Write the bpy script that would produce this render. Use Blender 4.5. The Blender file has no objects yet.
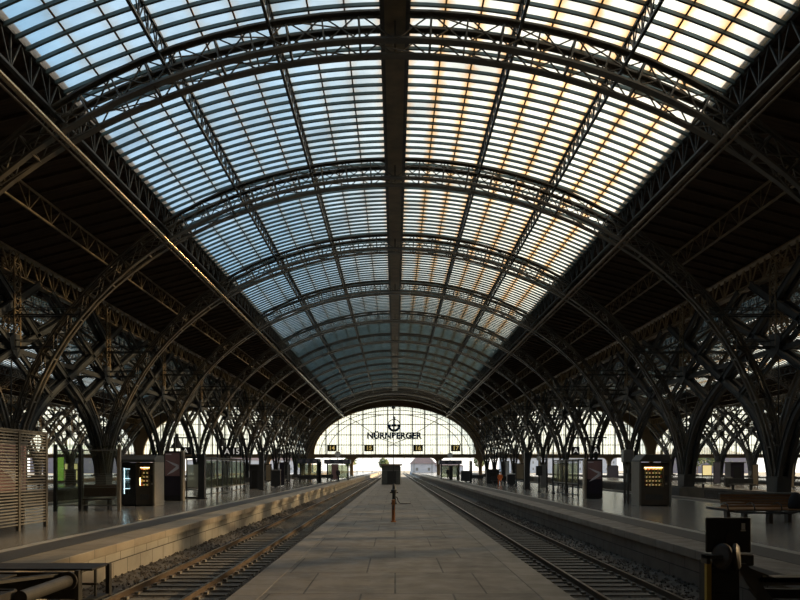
import bpy, math, random
from mathutils import Vector, Matrix
random.seed(7)
S = bpy.context.scene
C = S.collection
F = 760.0
PI = math.pi

# ------------------------------------------------------------------ materials
def nt(name):
    m = bpy.data.materials.new(name); m.use_nodes = True
    n = m.node_tree; n.nodes.clear()
    return m, n, n.nodes, n.links
def mat(name, c1, c2=None, rough=.6, metal=0., scale=3., bump=0., spec=.5, detail=5., stretch=(1, 1, 1), rough2=None, emit=None, es=0.):
    m, n, N, L = nt(name)
    out = N.new('ShaderNodeOutputMaterial'); p = N.new('ShaderNodeBsdfPrincipled')
    L.new(p.outputs[0], out.inputs[0])
    p.inputs['Roughness'].default_value = rough; p.inputs['Metallic'].default_value = metal
    p.inputs['Specular IOR Level'].default_value = spec
    tc = N.new('ShaderNodeTexCoord'); mp = N.new('ShaderNodeMapping'); mp.inputs['Scale'].default_value = stretch
    L.new(tc.outputs['Object'], mp.inputs[0])
    no = N.new('ShaderNodeTexNoise'); no.inputs['Scale'].default_value = scale; no.inputs['Detail'].default_value = detail
    L.new(mp.outputs[0], no.inputs[0])
    cr = N.new('ShaderNodeValToRGB')
    cr.color_ramp.elements[0].position = .3; cr.color_ramp.elements[1].position = .7
    cr.color_ramp.elements[0].color = (*c1, 1); cr.color_ramp.elements[1].color = (*(c2 or c1), 1)
    L.new(no.outputs[0], cr.inputs[0]); L.new(cr.outputs[0], p.inputs['Base Color'])
    if rough2 is not None:
        mr = N.new('ShaderNodeMapRange'); mr.inputs[3].default_value = rough; mr.inputs[4].default_value = rough2
        L.new(no.outputs[0], mr.inputs[0]); L.new(mr.outputs[0], p.inputs['Roughness'])
    if bump:
        b = N.new('ShaderNodeBump'); b.inputs['Strength'].default_value = bump; b.inputs['Distance'].default_value = .05
        L.new(no.outputs[0], b.inputs['Height']); L.new(b.outputs[0], p.inputs['Normal'])
    if emit:
        p.inputs['Emission Color'].default_value = (*emit, 1); p.inputs['Emission Strength'].default_value = es
    return m
def tiled(name, c1, c2, cm, bw, bh, mortar=.01, rough=.3, rough2=.5, axes='XY', offset=.5, bump=.2, spec=.5, dirt=.5, cdirt=(.02, .018, .015), nscale=.7, coat=0.):
    """slabs, blocks or tiles laid out in metres"""
    m, n, N, L = nt(name)
    out = N.new('ShaderNodeOutputMaterial'); p = N.new('ShaderNodeBsdfPrincipled'); L.new(p.outputs[0], out.inputs[0])
    tc = N.new('ShaderNodeTexCoord'); sp = N.new('ShaderNodeSeparateXYZ'); cb = N.new('ShaderNodeCombineXYZ')
    L.new(tc.outputs['Object'], sp.inputs[0])
    L.new(sp.outputs[axes[0]], cb.inputs[0]); L.new(sp.outputs[axes[1]], cb.inputs[1])
    br = N.new('ShaderNodeTexBrick'); br.offset = offset; br.squash = 1
    br.inputs['Scale'].default_value = 1; br.inputs['Brick Width'].default_value = bw; br.inputs['Row Height'].default_value = bh
    br.inputs['Mortar Size'].default_value = mortar; br.inputs['Mortar Smooth'].default_value = .2
    br.inputs['Color1'].default_value = (*c1, 1); br.inputs['Color2'].default_value = (*c2, 1); br.inputs['Mortar'].default_value = (*cm, 1)
    L.new(cb.outputs[0], br.inputs[0])
    no = N.new('ShaderNodeTexNoise'); no.inputs['Scale'].default_value = nscale; no.inputs['Detail'].default_value = 9; no.inputs['Roughness'].default_value = .65
    L.new(tc.outputs['Object'], no.inputs[0])
    mr = N.new('ShaderNodeMapRange'); mr.inputs[1].default_value = .45; mr.inputs[2].default_value = .75; mr.inputs[4].default_value = dirt
    L.new(no.outputs[0], mr.inputs[0])
    mx = N.new('ShaderNodeMixRGB'); mx.inputs[2].default_value = (*cdirt, 1)
    L.new(mr.outputs[0], mx.inputs[0]); L.new(br.outputs[0], mx.inputs[1]); L.new(mx.outputs[0], p.inputs['Base Color'])
    m2 = N.new('ShaderNodeMapRange'); m2.inputs[1].default_value = .3; m2.inputs[2].default_value = .7; m2.inputs[3].default_value = rough; m2.inputs[4].default_value = rough2
    n2 = N.new('ShaderNodeTexNoise'); n2.inputs['Scale'].default_value = 2.3; n2.inputs['Detail'].default_value = 6; L.new(tc.outputs['Object'], n2.inputs[0])
    L.new(n2.outputs[0], m2.inputs[0]); L.new(m2.outputs[0], p.inputs['Roughness'])
    p.inputs['Specular IOR Level'].default_value = spec
    iv = N.new('ShaderNodeMath'); iv.operation = 'SUBTRACT'; nb = N.new('ShaderNodeMath'); nb.operation = 'MULTIPLY'; nb.inputs[1].default_value = bump; L.new(n2.outputs[0], nb.inputs[0]); L.new(nb.outputs[0], iv.inputs[0]); L.new(br.outputs[1], iv.inputs[1])
    b = N.new('ShaderNodeBump'); b.inputs['Strength'].default_value = bump; b.inputs['Distance'].default_value = .01
    L.new(iv.outputs[0], b.inputs['Height']); L.new(b.outputs[0], p.inputs['Normal'])
    return m
def glassy(name, tint, trans=.35, tcol=(.8, .85, .85), rust=0., gloss=0., pitch=(13.6 - .6) / 9, x0=.6):
    """old wired roof glass: lets light through, scatters a part of it; rust runs down beside the bars"""
    m, n, N, L = nt(name)
    out = N.new('ShaderNodeOutputMaterial')
    tr = N.new('ShaderNodeBsdfTransparent'); tl = N.new('ShaderNodeBsdfTranslucent'); mx = N.new('ShaderNodeMixShader'); mx.inputs[0].default_value = trans
    L.new(tr.outputs[0], mx.inputs[1]); L.new(tl.outputs[0], mx.inputs[2])
    last = mx
    tr.inputs[0].default_value = (*tint, 1); tl.inputs[0].default_value = (*tcol, 1)
    tc = N.new('ShaderNodeTexCoord')
    if rust:
        sp = N.new('ShaderNodeSeparateXYZ'); L.new(tc.outputs['Object'], sp.inputs[0])
        ab = N.new('ShaderNodeMath'); ab.operation = 'ABSOLUTE'; L.new(sp.outputs[0], ab.inputs[0])
        su = N.new('ShaderNodeMath'); su.operation = 'SUBTRACT'; L.new(ab.outputs[0], su.inputs[0]); su.inputs[1].default_value = x0
        dv = N.new('ShaderNodeMath'); dv.operation = 'DIVIDE'; L.new(su.outputs[0], dv.inputs[0]); dv.inputs[1].default_value = pitch
        fr = N.new('ShaderNodeMath'); fr.operation = 'PINGPONG'; fr.inputs[1].default_value = .5; L.new(dv.outputs[0], fr.inputs[0])
        no = N.new('ShaderNodeTexNoise'); no.inputs['Scale'].default_value = 1.6; no.inputs['Detail'].default_value = 6; L.new(tc.outputs['Object'], no.inputs[0])
        wd = N.new('ShaderNodeMath'); wd.operation = 'MULTIPLY_ADD'; L.new(no.outputs[0], wd.inputs[0]); wd.inputs[1].default_value = .75; wd.inputs[2].default_value = -.12
        mr = N.new('ShaderNodeMapRange'); mr.inputs[1].default_value = 0; mr.inputs[3].default_value = rust; mr.inputs[4].default_value = 0
        L.new(fr.outputs[0], mr.inputs[0]); L.new(wd.outputs[0], mr.inputs[2])
        side = N.new('ShaderNodeMapRange'); side.inputs[1].default_value = -2; side.inputs[2].default_value = 2; side.inputs[3].default_value = .35; L.new(sp.outputs[0], side.inputs[0])
        rs = N.new('ShaderNodeMath'); rs.operation = 'MULTIPLY'; L.new(mr.outputs[0], rs.inputs[0]); L.new(side.outputs[0], rs.inputs[1]); mr = rs
        c = N.new('ShaderNodeMixRGB'); c.inputs[1].default_value = (*tint, 1); c.inputs[2].default_value = (.80, .42, .12, 1)
        L.new(mr.outputs[0], c.inputs[0])
        # grime in broad clouds over the panes
        n2 = N.new('ShaderNodeTexNoise'); n2.inputs['Scale'].default_value = .35; n2.inputs['Detail'].default_value = 8; L.new(tc.outputs['Object'], n2.inputs[0])
        m2 = N.new('ShaderNodeMapRange'); m2.inputs[1].default_value = .35; m2.inputs[2].default_value = .7; m2.inputs[3].default_value = 1.; m2.inputs[4].default_value = .62; L.new(n2.outputs[0], m2.inputs[0])
        g = N.new('ShaderNodeMixRGB'); g.blend_type = 'MULTIPLY'; g.inputs[0].default_value = 1; L.new(c.outputs[0], g.inputs[1]); L.new(m2.outputs[0], g.inputs[2])
        L.new(g.outputs[0], tr.inputs[0])
        g2 = N.new('ShaderNodeMixRGB'); g2.blend_type = 'MULTIPLY'; g2.inputs[0].default_value = 1; g2.inputs[1].default_value = (*tcol, 1); L.new(g.outputs[0], g2.inputs[2])
        L.new(g2.outputs[0], tl.inputs[0])
    if gloss:
        gl = N.new('ShaderNodeBsdfGlossy'); gl.inputs['Roughness'].default_value = .05
        m3 = N.new('ShaderNodeMixShader'); m3.inputs[0].default_value = .05; L.new(last.outputs[0], m3.inputs[1]); L.new(gl.outputs[0], m3.inputs[2]); last = m3
    L.new(last.outputs[0], out.inputs[0])
    return m

M = {}
M['steel'] = mat('painted_steel', (.020, .024, .027), (.04, .042, .042), rough=.45, scale=1.4, metal=.0, spec=.5)
M['brownsteel'] = mat('brown_painted_steel', (.10, .075, .045), (.24, .18, .10), rough=.42, scale=1.1, spec=.5)
M['bar'] = mat('glazing_bar_paint', (.03, .06, .067), (.065, .11, .115), rough=.5, scale=2)
M['rust'] = mat('rusty_bar', (.10, .045, .015), (.16, .08, .03), rough=.8, scale=3)
M['wood_roof'] = mat('dark_roof_boards', (.022, .010, .005), (.055, .030, .014), rough=.8, scale=1.2, stretch=(.4, 5, 1))
M['rafter'] = mat('rafter_paint', (.03, .017, .01), (.06, .035, .02), rough=.7)
M['roofglass'] = glassy('dirty_wired_roof_glass', (.82, .86, .86), trans=.30, tcol=(.85, .87, .84), rust=.95)
M['gableglass'] = glassy('gable_glass', (.88, .92, .90), trans=.35, tcol=(.9, .92, .88))
M['gable'] = mat('gable_render', (.30, .22, .13), (.38, .29, .18), rough=.8, scale=.8)
M['gablebar'] = mat('gable_mullion_green', (.30, .34, .22), (.38, .40, .28), rough=.6)
M['pipe'] = mat('polished_tube', (.42, .36, .26), (.5, .44, .33), rough=.24, metal=1., scale=.5)  # left tube only; its sunlit brightness is put into the metal colour
M['pipe_dull'] = mat('dull_tube', (.16, .13, .10), (.22, .18, .14), rough=.45, metal=.8, scale=.5)
M['tile'] = tiled('polished_platform_tiles', (.19, .177, .162), (.22, .206, .188), (.10, .095, .088), .6, .6, mortar=.008, rough=.17, rough2=.22, bump=.0, spec=.9, dirt=.45, cdirt=(.09, .085, .078), offset=0, nscale=.5)
M['asphalt'] = mat('dark_asphalt_strip', (.05, .048, .045), (.075, .07, .066), rough=.55, scale=9, bump=.2)
M['white_line'] = mat('worn_white_line', (.32, .30, .27), (.42, .40, .36), rough=.5, scale=6)
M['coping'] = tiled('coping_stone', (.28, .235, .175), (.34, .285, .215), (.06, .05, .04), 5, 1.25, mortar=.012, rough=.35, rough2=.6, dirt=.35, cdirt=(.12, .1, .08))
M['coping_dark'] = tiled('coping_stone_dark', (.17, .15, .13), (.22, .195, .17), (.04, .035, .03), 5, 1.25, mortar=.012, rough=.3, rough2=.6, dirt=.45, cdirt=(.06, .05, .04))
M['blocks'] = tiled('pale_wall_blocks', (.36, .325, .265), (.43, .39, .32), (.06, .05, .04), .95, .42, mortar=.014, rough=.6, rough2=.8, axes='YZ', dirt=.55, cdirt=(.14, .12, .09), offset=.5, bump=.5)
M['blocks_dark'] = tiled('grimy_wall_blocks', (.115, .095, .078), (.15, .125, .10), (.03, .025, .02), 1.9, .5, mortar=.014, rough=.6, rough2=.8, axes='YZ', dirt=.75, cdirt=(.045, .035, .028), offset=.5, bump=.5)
M['slabs'] = tiled('worn_concrete_slabs', (.13, .118, .10), (.175, .158, .135), (.03, .027, .023), 1.75, 2.9, mortar=.02, rough=.5, rough2=.75, dirt=.9, cdirt=(.05, .043, .036), offset=.37, bump=.8, nscale=1.1)
M['curb'] = tiled('worn_concrete_curb', (.16, .143, .12), (.19, .17, .145), (.06, .05, .045), 5, 1.3, mortar=.012, rough=.5, rough2=.75, dirt=.5, cdirt=(.08, .07, .06), bump=.6)
M['ballast'] = mat('ballast_bed', (.022, .018, .015), (.10, .085, .07), rough=.9, scale=14, bump=1., detail=8)
M['stone'] = mat('ballast_stone', (.045, .038, .032), (.13, .115, .10), rough=.9, scale=2.5)
M['sleeper'] = mat('weathered_sleeper', (.11, .10, .085), (.17, .155, .13), rough=.8, scale=5, bump=.3)
M['railside'] = mat('rusty_rail', (.05, .03, .018), (.085, .055, .03), rough=.7, scale=6)
M['railtop'] = mat('polished_rail_head', (.42, .38, .33), (.5, .46, .40), rough=.28, metal=1., scale=4)
M['black'] = mat('black_paint', (.008, .008, .009), (.014, .014, .014), rough=.5)
M['charcoal'] = mat('charcoal_paint', (.022, .023, .025), (.035, .036, .038), rough=.4)
M['grey'] = mat('grey_paint', (.16, .16, .155), (.22, .22, .21), rough=.4)
M['silver'] = mat('brushed_steel', (.42, .37, .30), (.50, .45, .38), rough=.38, metal=.9, scale=8)
M['machine'] = mat('machine_grey_brown', (.075, .06, .045), (.10, .082, .062), rough=.42)
M['machine_side'] = mat('machine_side_panel', (.17, .15, .125), (.20, .18, .15), rough=.4)
M['hood'] = mat('machine_hood', (.06, .058, .054), (.08, .078, .072), rough=.4)
M['inside'] = mat('machine_inside', (.05, .04, .03), (.07, .055, .04), rough=.7)
M['warmlamp'] = mat('warm_tube', (.9, .8, .6), emit=(1., .62, .28), es=14.)
M['shelflamp'] = mat('shelf_light', (.9, .7, .4), emit=(1., .62, .25), es=.9)  # added glow without a lamp of its own, brightens the packets
M['coollamp'] = mat('cool_tube', (.8, .9, 1.), emit=(.65, .85, 1.), es=3.5)
M['glass'] = glassy('clear_pane', (.82, .86, .82), trans=.0, gloss=1)
M['frost'] = glassy('frosted_pane', (.55, .58, .52), trans=.45, tcol=(.7, .72, .66), gloss=1)
M['wood'] = mat('varnished_slats', (.22, .11, .045), (.32, .17, .075), rough=.35, scale=3, stretch=(.4, 6, 6))
M['redwood'] = mat('dark_red_seat', (.05, .022, .016), (.075, .034, .024), rough=.45)
M['beam'] = mat('weathered_grey_steel', (.06, .056, .05), (.11, .10, .088), rough=.6, scale=5, bump=.15)
M['beam_light'] = mat('pale_louvre', (.17, .16, .145), (.22, .21, .19), rough=.4)
M['beam_dark'] = mat('greasy_steel', (.030, .028, .025), (.055, .05, .043), rough=.5, scale=5, bump=.15)  # darker copy of the grey steel, shade at the buffer stops put into colour
M['orange_light'] = mat('lit_orange_panel', (.6, .25, .05), emit=(1., .45, .12), es=.6)
M['darkbeam'] = mat('oily_dark_steel', (.016, .014, .013), (.035, .03, .026), rough=.55, scale=5, bump=.2)
M['yellow'] = mat('yellow_paint', (.42, .28, .02), (.5, .34, .03), rough=.5)
M['orange'] = mat('orange_rust_post', (.23, .075, .018), (.30, .11, .03), rough=.6)
M['blue'] = mat('sign_blue', (.03, .13, .42), (.035, .15, .46), rough=.4)
M['white'] = mat('white_paint', (.6, .6, .57), (.7, .7, .67), rough=.5)
M['letter'] = mat('sign_letter_white', (.75, .75, .72), emit=(1, .98, .9), es=.35)
M['amber'] = mat('amber_digits', (.75, .6, .25), emit=(1., .75, .25), es=.35)
M['olive'] = mat('number_board', (.045, .036, .014), (.06, .05, .02), rough=.5)
M['poster_purple'] = mat('poster_plum', (.22, .13, .14), (.30, .18, .18), rough=.35, scale=1.2)
M['poster_dark'] = mat('poster_night', (.014, .012, .022), (.03, .025, .04), rough=.3, scale=1.2)
M['poster_white'] = mat('poster_pale', (.55, .55, .62), (.72, .72, .78), rough=.4, scale=4)
M['green_light'] = mat('lit_green_poster', (.3, .5, .1), emit=(.45, .75, .12), es=.45)
M['yellow_light'] = mat('lit_yellow_poster', (.6, .5, .2), emit=(1., .8, .38), es=.7)
M['lav'] = mat('lavender_panel', (.13, .12, .16), (.17, .16, .20), rough=.5)
M['red'] = mat('red_panel', (.35, .06, .04), (.42, .08, .05), rough=.5)
M['tan'] = mat('tan_panel', (.25, .19, .12), (.32, .25, .16), rough=.5)
M['skin'] = mat('skin', (.45, .28, .2), rough=.5)
M['cloth_dark'] = mat('dark_cloth', (.012, .012, .015), (.02, .02, .025), rough=.9)
M['cloth_orange'] = mat('orange_cloth', (.75, .16, .03), (.8, .2, .04), rough=.8)
M['cloth_red'] = mat('red_cloth', (.5, .06, .03), rough=.8)
M['ground'] = mat('outside_ground', (.30, .27, .22), (.42, .38, .32), rough=.9, scale=.3)
M['house'] = mat('pale_house', (.42, .44, .50), (.50, .52, .58), rough=.8, scale=.4)
M['roofred'] = mat('house_roof', (.28, .22, .24), (.34, .27, .28), rough=.8)
M['leaf'] = mat('foliage', (.07, .10, .04), (.13, .17, .07), rough=.8, scale=3)
M['mast'] = mat('galvanised_mast', (.14, .15, .14), (.2, .21, .2), rough=.6)
M['hutwall'] = mat('hut_cladding', (.075, .08, .075), (.10, .105, .10), rough=.6)
M['hutroof'] = mat('hut_roof', (.20, .14, .10), (.25, .18, .13), rough=.6)
snack_cols = [(.7, .15, .06), (.75, .55, .1), (.8, .7, .55), (.3, .45, .12), (.65, .3, .1), (.5, .3, .15)]
SN = [mat('packet_%s' % w, c, rough=.4) for w, c in zip(('red', 'yellow', 'cream', 'green', 'amber', 'brown'), snack_cols)]
BT = [mat('bottle_%s' % w, c, rough=.3) for w, c in zip(('clear', 'cyan', 'dark'), [(.6, .7, .75), (.2, .5, .55), (.06, .08, .1)])]

# ------------------------------------------------------------------ mesh builder
class MB:
    def __init__(s): s.v = []; s.f = []; s.mi = []
    def add(s, vs, fs, mi=0):
        n = len(s.v); s.v += [tuple(p) for p in vs]; s.f += [tuple(i + n for i in f) for f in fs]; s.mi += [mi] * len(fs)
    def box(s, x0, x1, y0, y1, z0, z1, mi=0):
        vs = [(x, y, z) for z in (z0, z1) for y in (y0, y1) for x in (x0, x1)]
        s.add(vs, [(0, 2, 3, 1), (4, 5, 7, 6), (0, 1, 5, 4), (2, 6, 7, 3), (0, 4, 6, 2), (1, 3, 7, 5)], mi)
    def bar(s, p, q, w, h, up=(0, 0, 1), mi=0):
        p = Vector(p); q = Vector(q); d = q - p
        if d.length < 1e-6: return
        d.normalize(); u = Vector(up)
        a = d.cross(u)
        if a.length < 1e-3: a = d.cross(Vector((1, 0, 0)))
        a.normalize(); b = a.cross(d)
        vs = [c + a * i * w / 2 + b * j * h / 2 for c in (p, q) for i, j in ((-1, -1), (1, -1), (1, 1), (-1, 1))]
        s.add(vs, [(0, 1, 2, 3), (7, 6, 5, 4), (0, 4, 5, 1), (1, 5, 6, 2), (2, 6, 7, 3), (3, 7, 4, 0)], mi)
    def path(s, pts, w, h, up=(0, 0, 1), mi=0):
        """rectangular section swept along a polyline; w across (d x up), h along the other axis"""
        pts = [Vector(p) for p in pts]; n = len(pts); vs = []
        for i, p in enumerate(pts):
            d = (pts[min(i + 1, n - 1)] - pts[max(i - 1, 0)]).normalized()
            a = d.cross(Vector(up)).normalized(); b = a.cross(d)
            vs += [p + a * x * w / 2 + b * y * h / 2 for x, y in ((-1, -1), (1, -1), (1, 1), (-1, 1))]
        fs = [(0, 1, 2, 3), tuple(4 * (n - 1) + k for k in (3, 2, 1, 0))]
        for i in range(n - 1):
            for k in range(4):
                a, b = 4 * i + k, 4 * i + (k + 1) % 4
                fs.append((a, a + 4, b + 4, b))
        s.add(vs, fs, mi)
    def tube(s, pts, r, n=10, mi=0, cap=True):
        pts = [Vector(p) for p in pts]; m = len(pts); vs = []; ref = None
        rs = r if isinstance(r, (list, tuple)) else [r] * m
        for i, p in enumerate(pts):
            d = (pts[min(i + 1, m - 1)] - pts[max(i - 1, 0)]).normalized()
            if ref is None: ref = d.orthogonal().normalized()
            a = (ref - d * ref.dot(d)).normalized(); ref = a; b = d.cross(a)
            vs += [p + (a * math.cos(2 * PI * k / n) + b * math.sin(2 * PI * k / n)) * rs[i] for k in range(n)]
        fs = []
        for i in range(m - 1):
            for k in range(n):
                a, b = n * i + k, n * i + (k + 1) % n
                fs.append((a, b, b + n, a + n))
        if cap: fs += [tuple(reversed(range(n))), tuple(n * (m - 1) + k for k in range(n))]
        s.add(vs, fs, mi)
    def lathe(s, prof, c=(0, 0, 0), n=16, axis='Z', mi=0):
        vs = []; fs = []
        for r, z in prof:
            for k in range(n):
                a = 2 * PI * k / n; x, y = r * math.cos(a), r * math.sin(a)
                p = {'Z': (x, y, z), 'Y': (x, z, y), 'X': (z, x, y)}[axis]
                vs.append((p[0] + c[0], p[1] + c[1], p[2] + c[2]))
        for i in range(len(prof) - 1):
            for k in range(n):
                a, b = n * i + k, n * i + (k + 1) % n
                fs.append((a, b, b + n, a + n))
        fs += [tuple(reversed(range(n))), tuple(n * (len(prof) - 1) + k for k in range(n))]
        s.add(vs, fs, mi)
    def prism(s, poly, y0, y1, plane='XZ', mi=0):
        n = len(poly)
        g = {'XZ': lambda a, b, t: (a, t, b), 'YZ': lambda a, b, t: (t, a, b), 'XY': lambda a, b, t: (a, b, t)}[plane]
        vs = [g(a, b, y0) for a, b in poly] + [g(a, b, y1) for a, b in poly]
        fs = [tuple(range(n)), tuple(reversed(range(n, 2 * n)))] + [(i, i + n, (i + 1) % n + n, (i + 1) % n) for i in range(n)]
        s.add(vs, fs, mi)
    def mesh(s, name, mats, smooth=False):
        me = bpy.data.meshes.new(name); me.from_pydata(s.v, [], s.f)
        for m in (mats if isinstance(mats, (list, tuple)) else [mats]): me.materials.append(m)
        me.polygons.foreach_set('material_index', s.mi)
        if smooth: me.polygons.foreach_set('use_smooth', [True] * len(s.f))
        me.update(); return me
    def obj(s, name, mats, parent=None, smooth=False, loc=(0, 0, 0), bevel=0., fix=True):
        me = s.mesh(name, mats, smooth)
        if fix and len(s.f) < 4000:
            import bmesh
            bm = bmesh.new(); bm.from_mesh(me); bmesh.ops.recalc_face_normals(bm, faces=bm.faces); bm.to_mesh(me); bm.free()
        o = bpy.data.objects.new(name, me); C.objects.link(o); o.location = loc
        if parent: o.parent = parent
        if bevel:
            b = o.modifiers.new('bevel', 'BEVEL'); b.width = bevel; b.segments = 2; b.limit_method = 'ANGLE'
        return o
def tag(o, label=None, cat=None, group=None, kind=None):
    if label: o['label'] = label
    if cat: o['category'] = cat
    if group: o['group'] = group
    if kind: o['kind'] = kind
    return o
def thing(name, label, cat, loc=(0, 0, 0), rz=0, group=None):
    o = bpy.data.objects.new(name, None); C.objects.link(o); o.location = loc; o.rotation_euler = (0, 0, rz)
    o.empty_display_size = .2
    return tag(o, label, cat, group)
KIDS = {}
def children(o): return [c for c in C.objects if c.parent == o]
def dup(o, loc=None, rz=None, label=None, group=None, scale=None, _p=None, kids=None):
    kids = kids or {}
    if _p is None:
        for c in C.objects:
            if c.parent: kids.setdefault(c.parent.name, []).append(c)
    c = o.copy(); C.objects.link(c)
    if _p is not None: c.parent = _p
    if loc is not None: c.location = loc
    if rz is not None: c.rotation_euler = (0, 0, rz)
    if scale is not None: c.scale = scale
    if label: c['label'] = label
    if group: c['group'] = group
    for k in kids.get(o.name, []): dup(k, _p=c, kids=kids)
    return c
def struct(mb, name, m, parent=None, **k):
    o = mb.obj(name, m, parent, **k)
    if parent is None: o['kind'] = 'structure'
    return o
def text_mesh(body, size, m, name, parent, loc, rot=(PI / 2, 0, 0), ext=.02, sx=1., bold=0.):
    cu = bpy.data.curves.new(name, 'FONT'); cu.body = body; cu.size = size; cu.extrude = ext; cu.offset = bold
    cu.align_x = 'CENTER'; cu.align_y = 'CENTER'
    t = bpy.data.objects.new(name + '_curve', cu); C.objects.link(t)
    dg = bpy.context.evaluated_depsgraph_get(); dg.update()
    me = bpy.data.meshes.new_from_object(t.evaluated_get(dg)); bpy.data.objects.remove(t)
    me.materials.clear(); me.materials.append(m)
    o = bpy.data.objects.new(name, me); C.objects.link(o); o.parent = parent; o.location = loc; o.rotation_euler = rot; o.scale = (sx, 1, 1)
    return o
ORD = ['first', 'second', 'third', 'fourth', 'fifth', 'sixth', 'seventh', 'eighth', 'ninth', 'tenth', 'eleventh', 'twelfth', 'thirteenth']

# ------------------------------------------------------------------ layout
SP = 14.36; D1 = 30.8; NR = 12; YG = 203.1
YR = [D1 + SP * i for i in range(NR)]          # arch planes
HALF = 22.8; HW = 45.6
XE = 13.6; XM = .6
def zg(x): return 20.4 - 3.15 * (x / XE) ** 2   # the glass skin
HALLS = {0: 'middle hall', -1: 'left hand hall', 1: 'right hand hall', -2: 'far left hall', 2: 'far right hall'}

# ------------------------------------------------------------------ arch rib
def ell(t, off=0.):
    a, b = HALF, 19.12
    x, z = -a * math.cos(t), .2 + b * math.sin(t)
    nx, nz = -math.cos(t) / a, math.sin(t) / b; l = math.hypot(nx, nz)
    return x + nx / l * off, z + nz / l * off
def rib_ts(n=46):
    # even arc length
    fine = [PI * i / 800 for i in range(801)]; P = [ell(t) for t in fine]; acc = [0]
    for i in range(800): acc.append(acc[-1] + math.hypot(P[i + 1][0] - P[i][0], P[i + 1][1] - P[i][1]))
    out = []; j = 0
    for k in range(n + 1):
        g = acc[-1] * k / n
        while j < 799 and acc[j + 1] < g: j += 1
        out.append(fine[j] + (fine[j + 1] - fine[j]) * (g - acc[j]) / (acc[j + 1] - acc[j]))
    return out
TS = rib_ts()
def hd(t): return .20 + .23 * min(1., math.sin(t) * 3.0) + .11 * max(0., min(1., (math.sin(t) - .6) / .3))
def py(t): return .24 + .34 * max(0., min(1., (math.sin(t) - .62) / .28))
def build_rib():
    r = thing('roof_arch', 'x', 'arch', (0, 0, 0))
    for ys in (-1, 1):
        for sgn, nm in ((1, 'upper_chord'), (-1, 'lower_chord')):
            mb = MB(); pts = [(ell(t, sgn * hd(t))[0], ys * py(t), ell(t, sgn * hd(t))[1]) for t in TS]
            sweep_xz(mb, pts, lambda i: .20 + .22 * (py(TS[i]) - .24) / .34, .08)
            # the upright web plate of the angle
            sweep_xz(mb, [(ell(t, sgn * (hd(t) - .10))[0], ys * py(t), ell(t, sgn * (hd(t) - .07))[1]) for t in TS], .04, .10)
            mb.obj(nm, M['brown_or_steel'], r, fix=False)
        mb = MB()
        for i, t in enumerate(TS):
            a = ell(t, hd(t)); b = ell(t, -hd(t)); y = ys * py(t)
            mb.bar((a[0], y, a[1]), (b[0], y, b[1]), .07, .10, up=(0, 1, 0))
            if i < len(TS) - 1:
                t2 = TS[i + 1]; a2 = ell(t2, hd(t2)); b2 = ell(t2, -hd(t2))
                mb.bar((a[0], y, a[1]), (b2[0], y, b2[1]), .03, .08, up=(0, 1, 0))
                mb.bar((b[0], y + .03, b[1]), (a2[0], y + .03, a2[1]), .03, .08, up=(0, 1, 0))
        mb.obj('web_lattice', M['brown_or_steel'], r, fix=False)
    mb = MB()
    for i in range(0, len(TS), 2):
        t = TS[i]; PY = py(t)
        for s in (1, -1):
            a = ell(t, s * hd(t)); mb.bar((a[0], -PY, a[1]), (a[0], PY, a[1]), .09, .09)
            if i + 2 < len(TS):
                t2 = TS[i + 2]; b = ell(t2, s * hd(t2)); mb.bar((a[0], -PY, a[1]), (b[0], PY, b[1]), .05, .04)
    mb.obj('cross_bracing', M['brown_or_steel'], r, fix=False)
    return r
def sweep_xz(mb, pts, wy, hn, mi=0):
    wf = wy if callable(wy) else (lambda i: wy)
    """wy along y, hn along the in-plane normal"""
    n = len(pts); vs = []
    for i, p in enumerate(pts):
        a = pts[max(i - 1, 0)]; b = pts[min(i + 1, n - 1)]
        dx, dz = b[0] - a[0], b[2] - a[2]; l = math.hypot(dx, dz); nx, nz = -dz / l, dx / l
        for sy, sn in ((-1, -1), (1, -1), (1, 1), (-1, 1)):
            vs.append((p[0] + nx * sn * hn / 2, p[1] + sy * wf(i) / 2, p[2] + nz * sn * hn / 2))
    fs = [(0, 1, 2, 3), tuple(4 * (n - 1) + k for k in (3, 2, 1, 0))]
    for i in range(n - 1):
        for k in range(4):
            a, b = 4 * i + k, 4 * i + (k + 1) % 4; fs.append((b, b + 4, a + 4, a))
    mb.add(vs, fs, mi)
M['brown_or_steel'] = mat('arch_steel_paint', (.045, .043, .039), (.12, .10, .07), rough=.40, scale=.7, spec=.5)
rib0 = build_rib()
first = True
for h in (0, -1, 1, -2, 2):
    for i, y in enumerate(YR):
        if abs(h) == 1 and i < 1: continue
        if abs(h) == 2 and i < 6: continue
        lab = '%s lattice roof arch from the camera, %s' % (ORD[i], HALLS[h])
        grp = 'lattice roof arches of the ' + HALLS[h]
        if first: rib0.location = (h * HW, y, 0); tag(rib0, lab, None, grp); first = False
        else: dup(rib0, (h * HW, y, 0), label=lab, group=grp)

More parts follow.
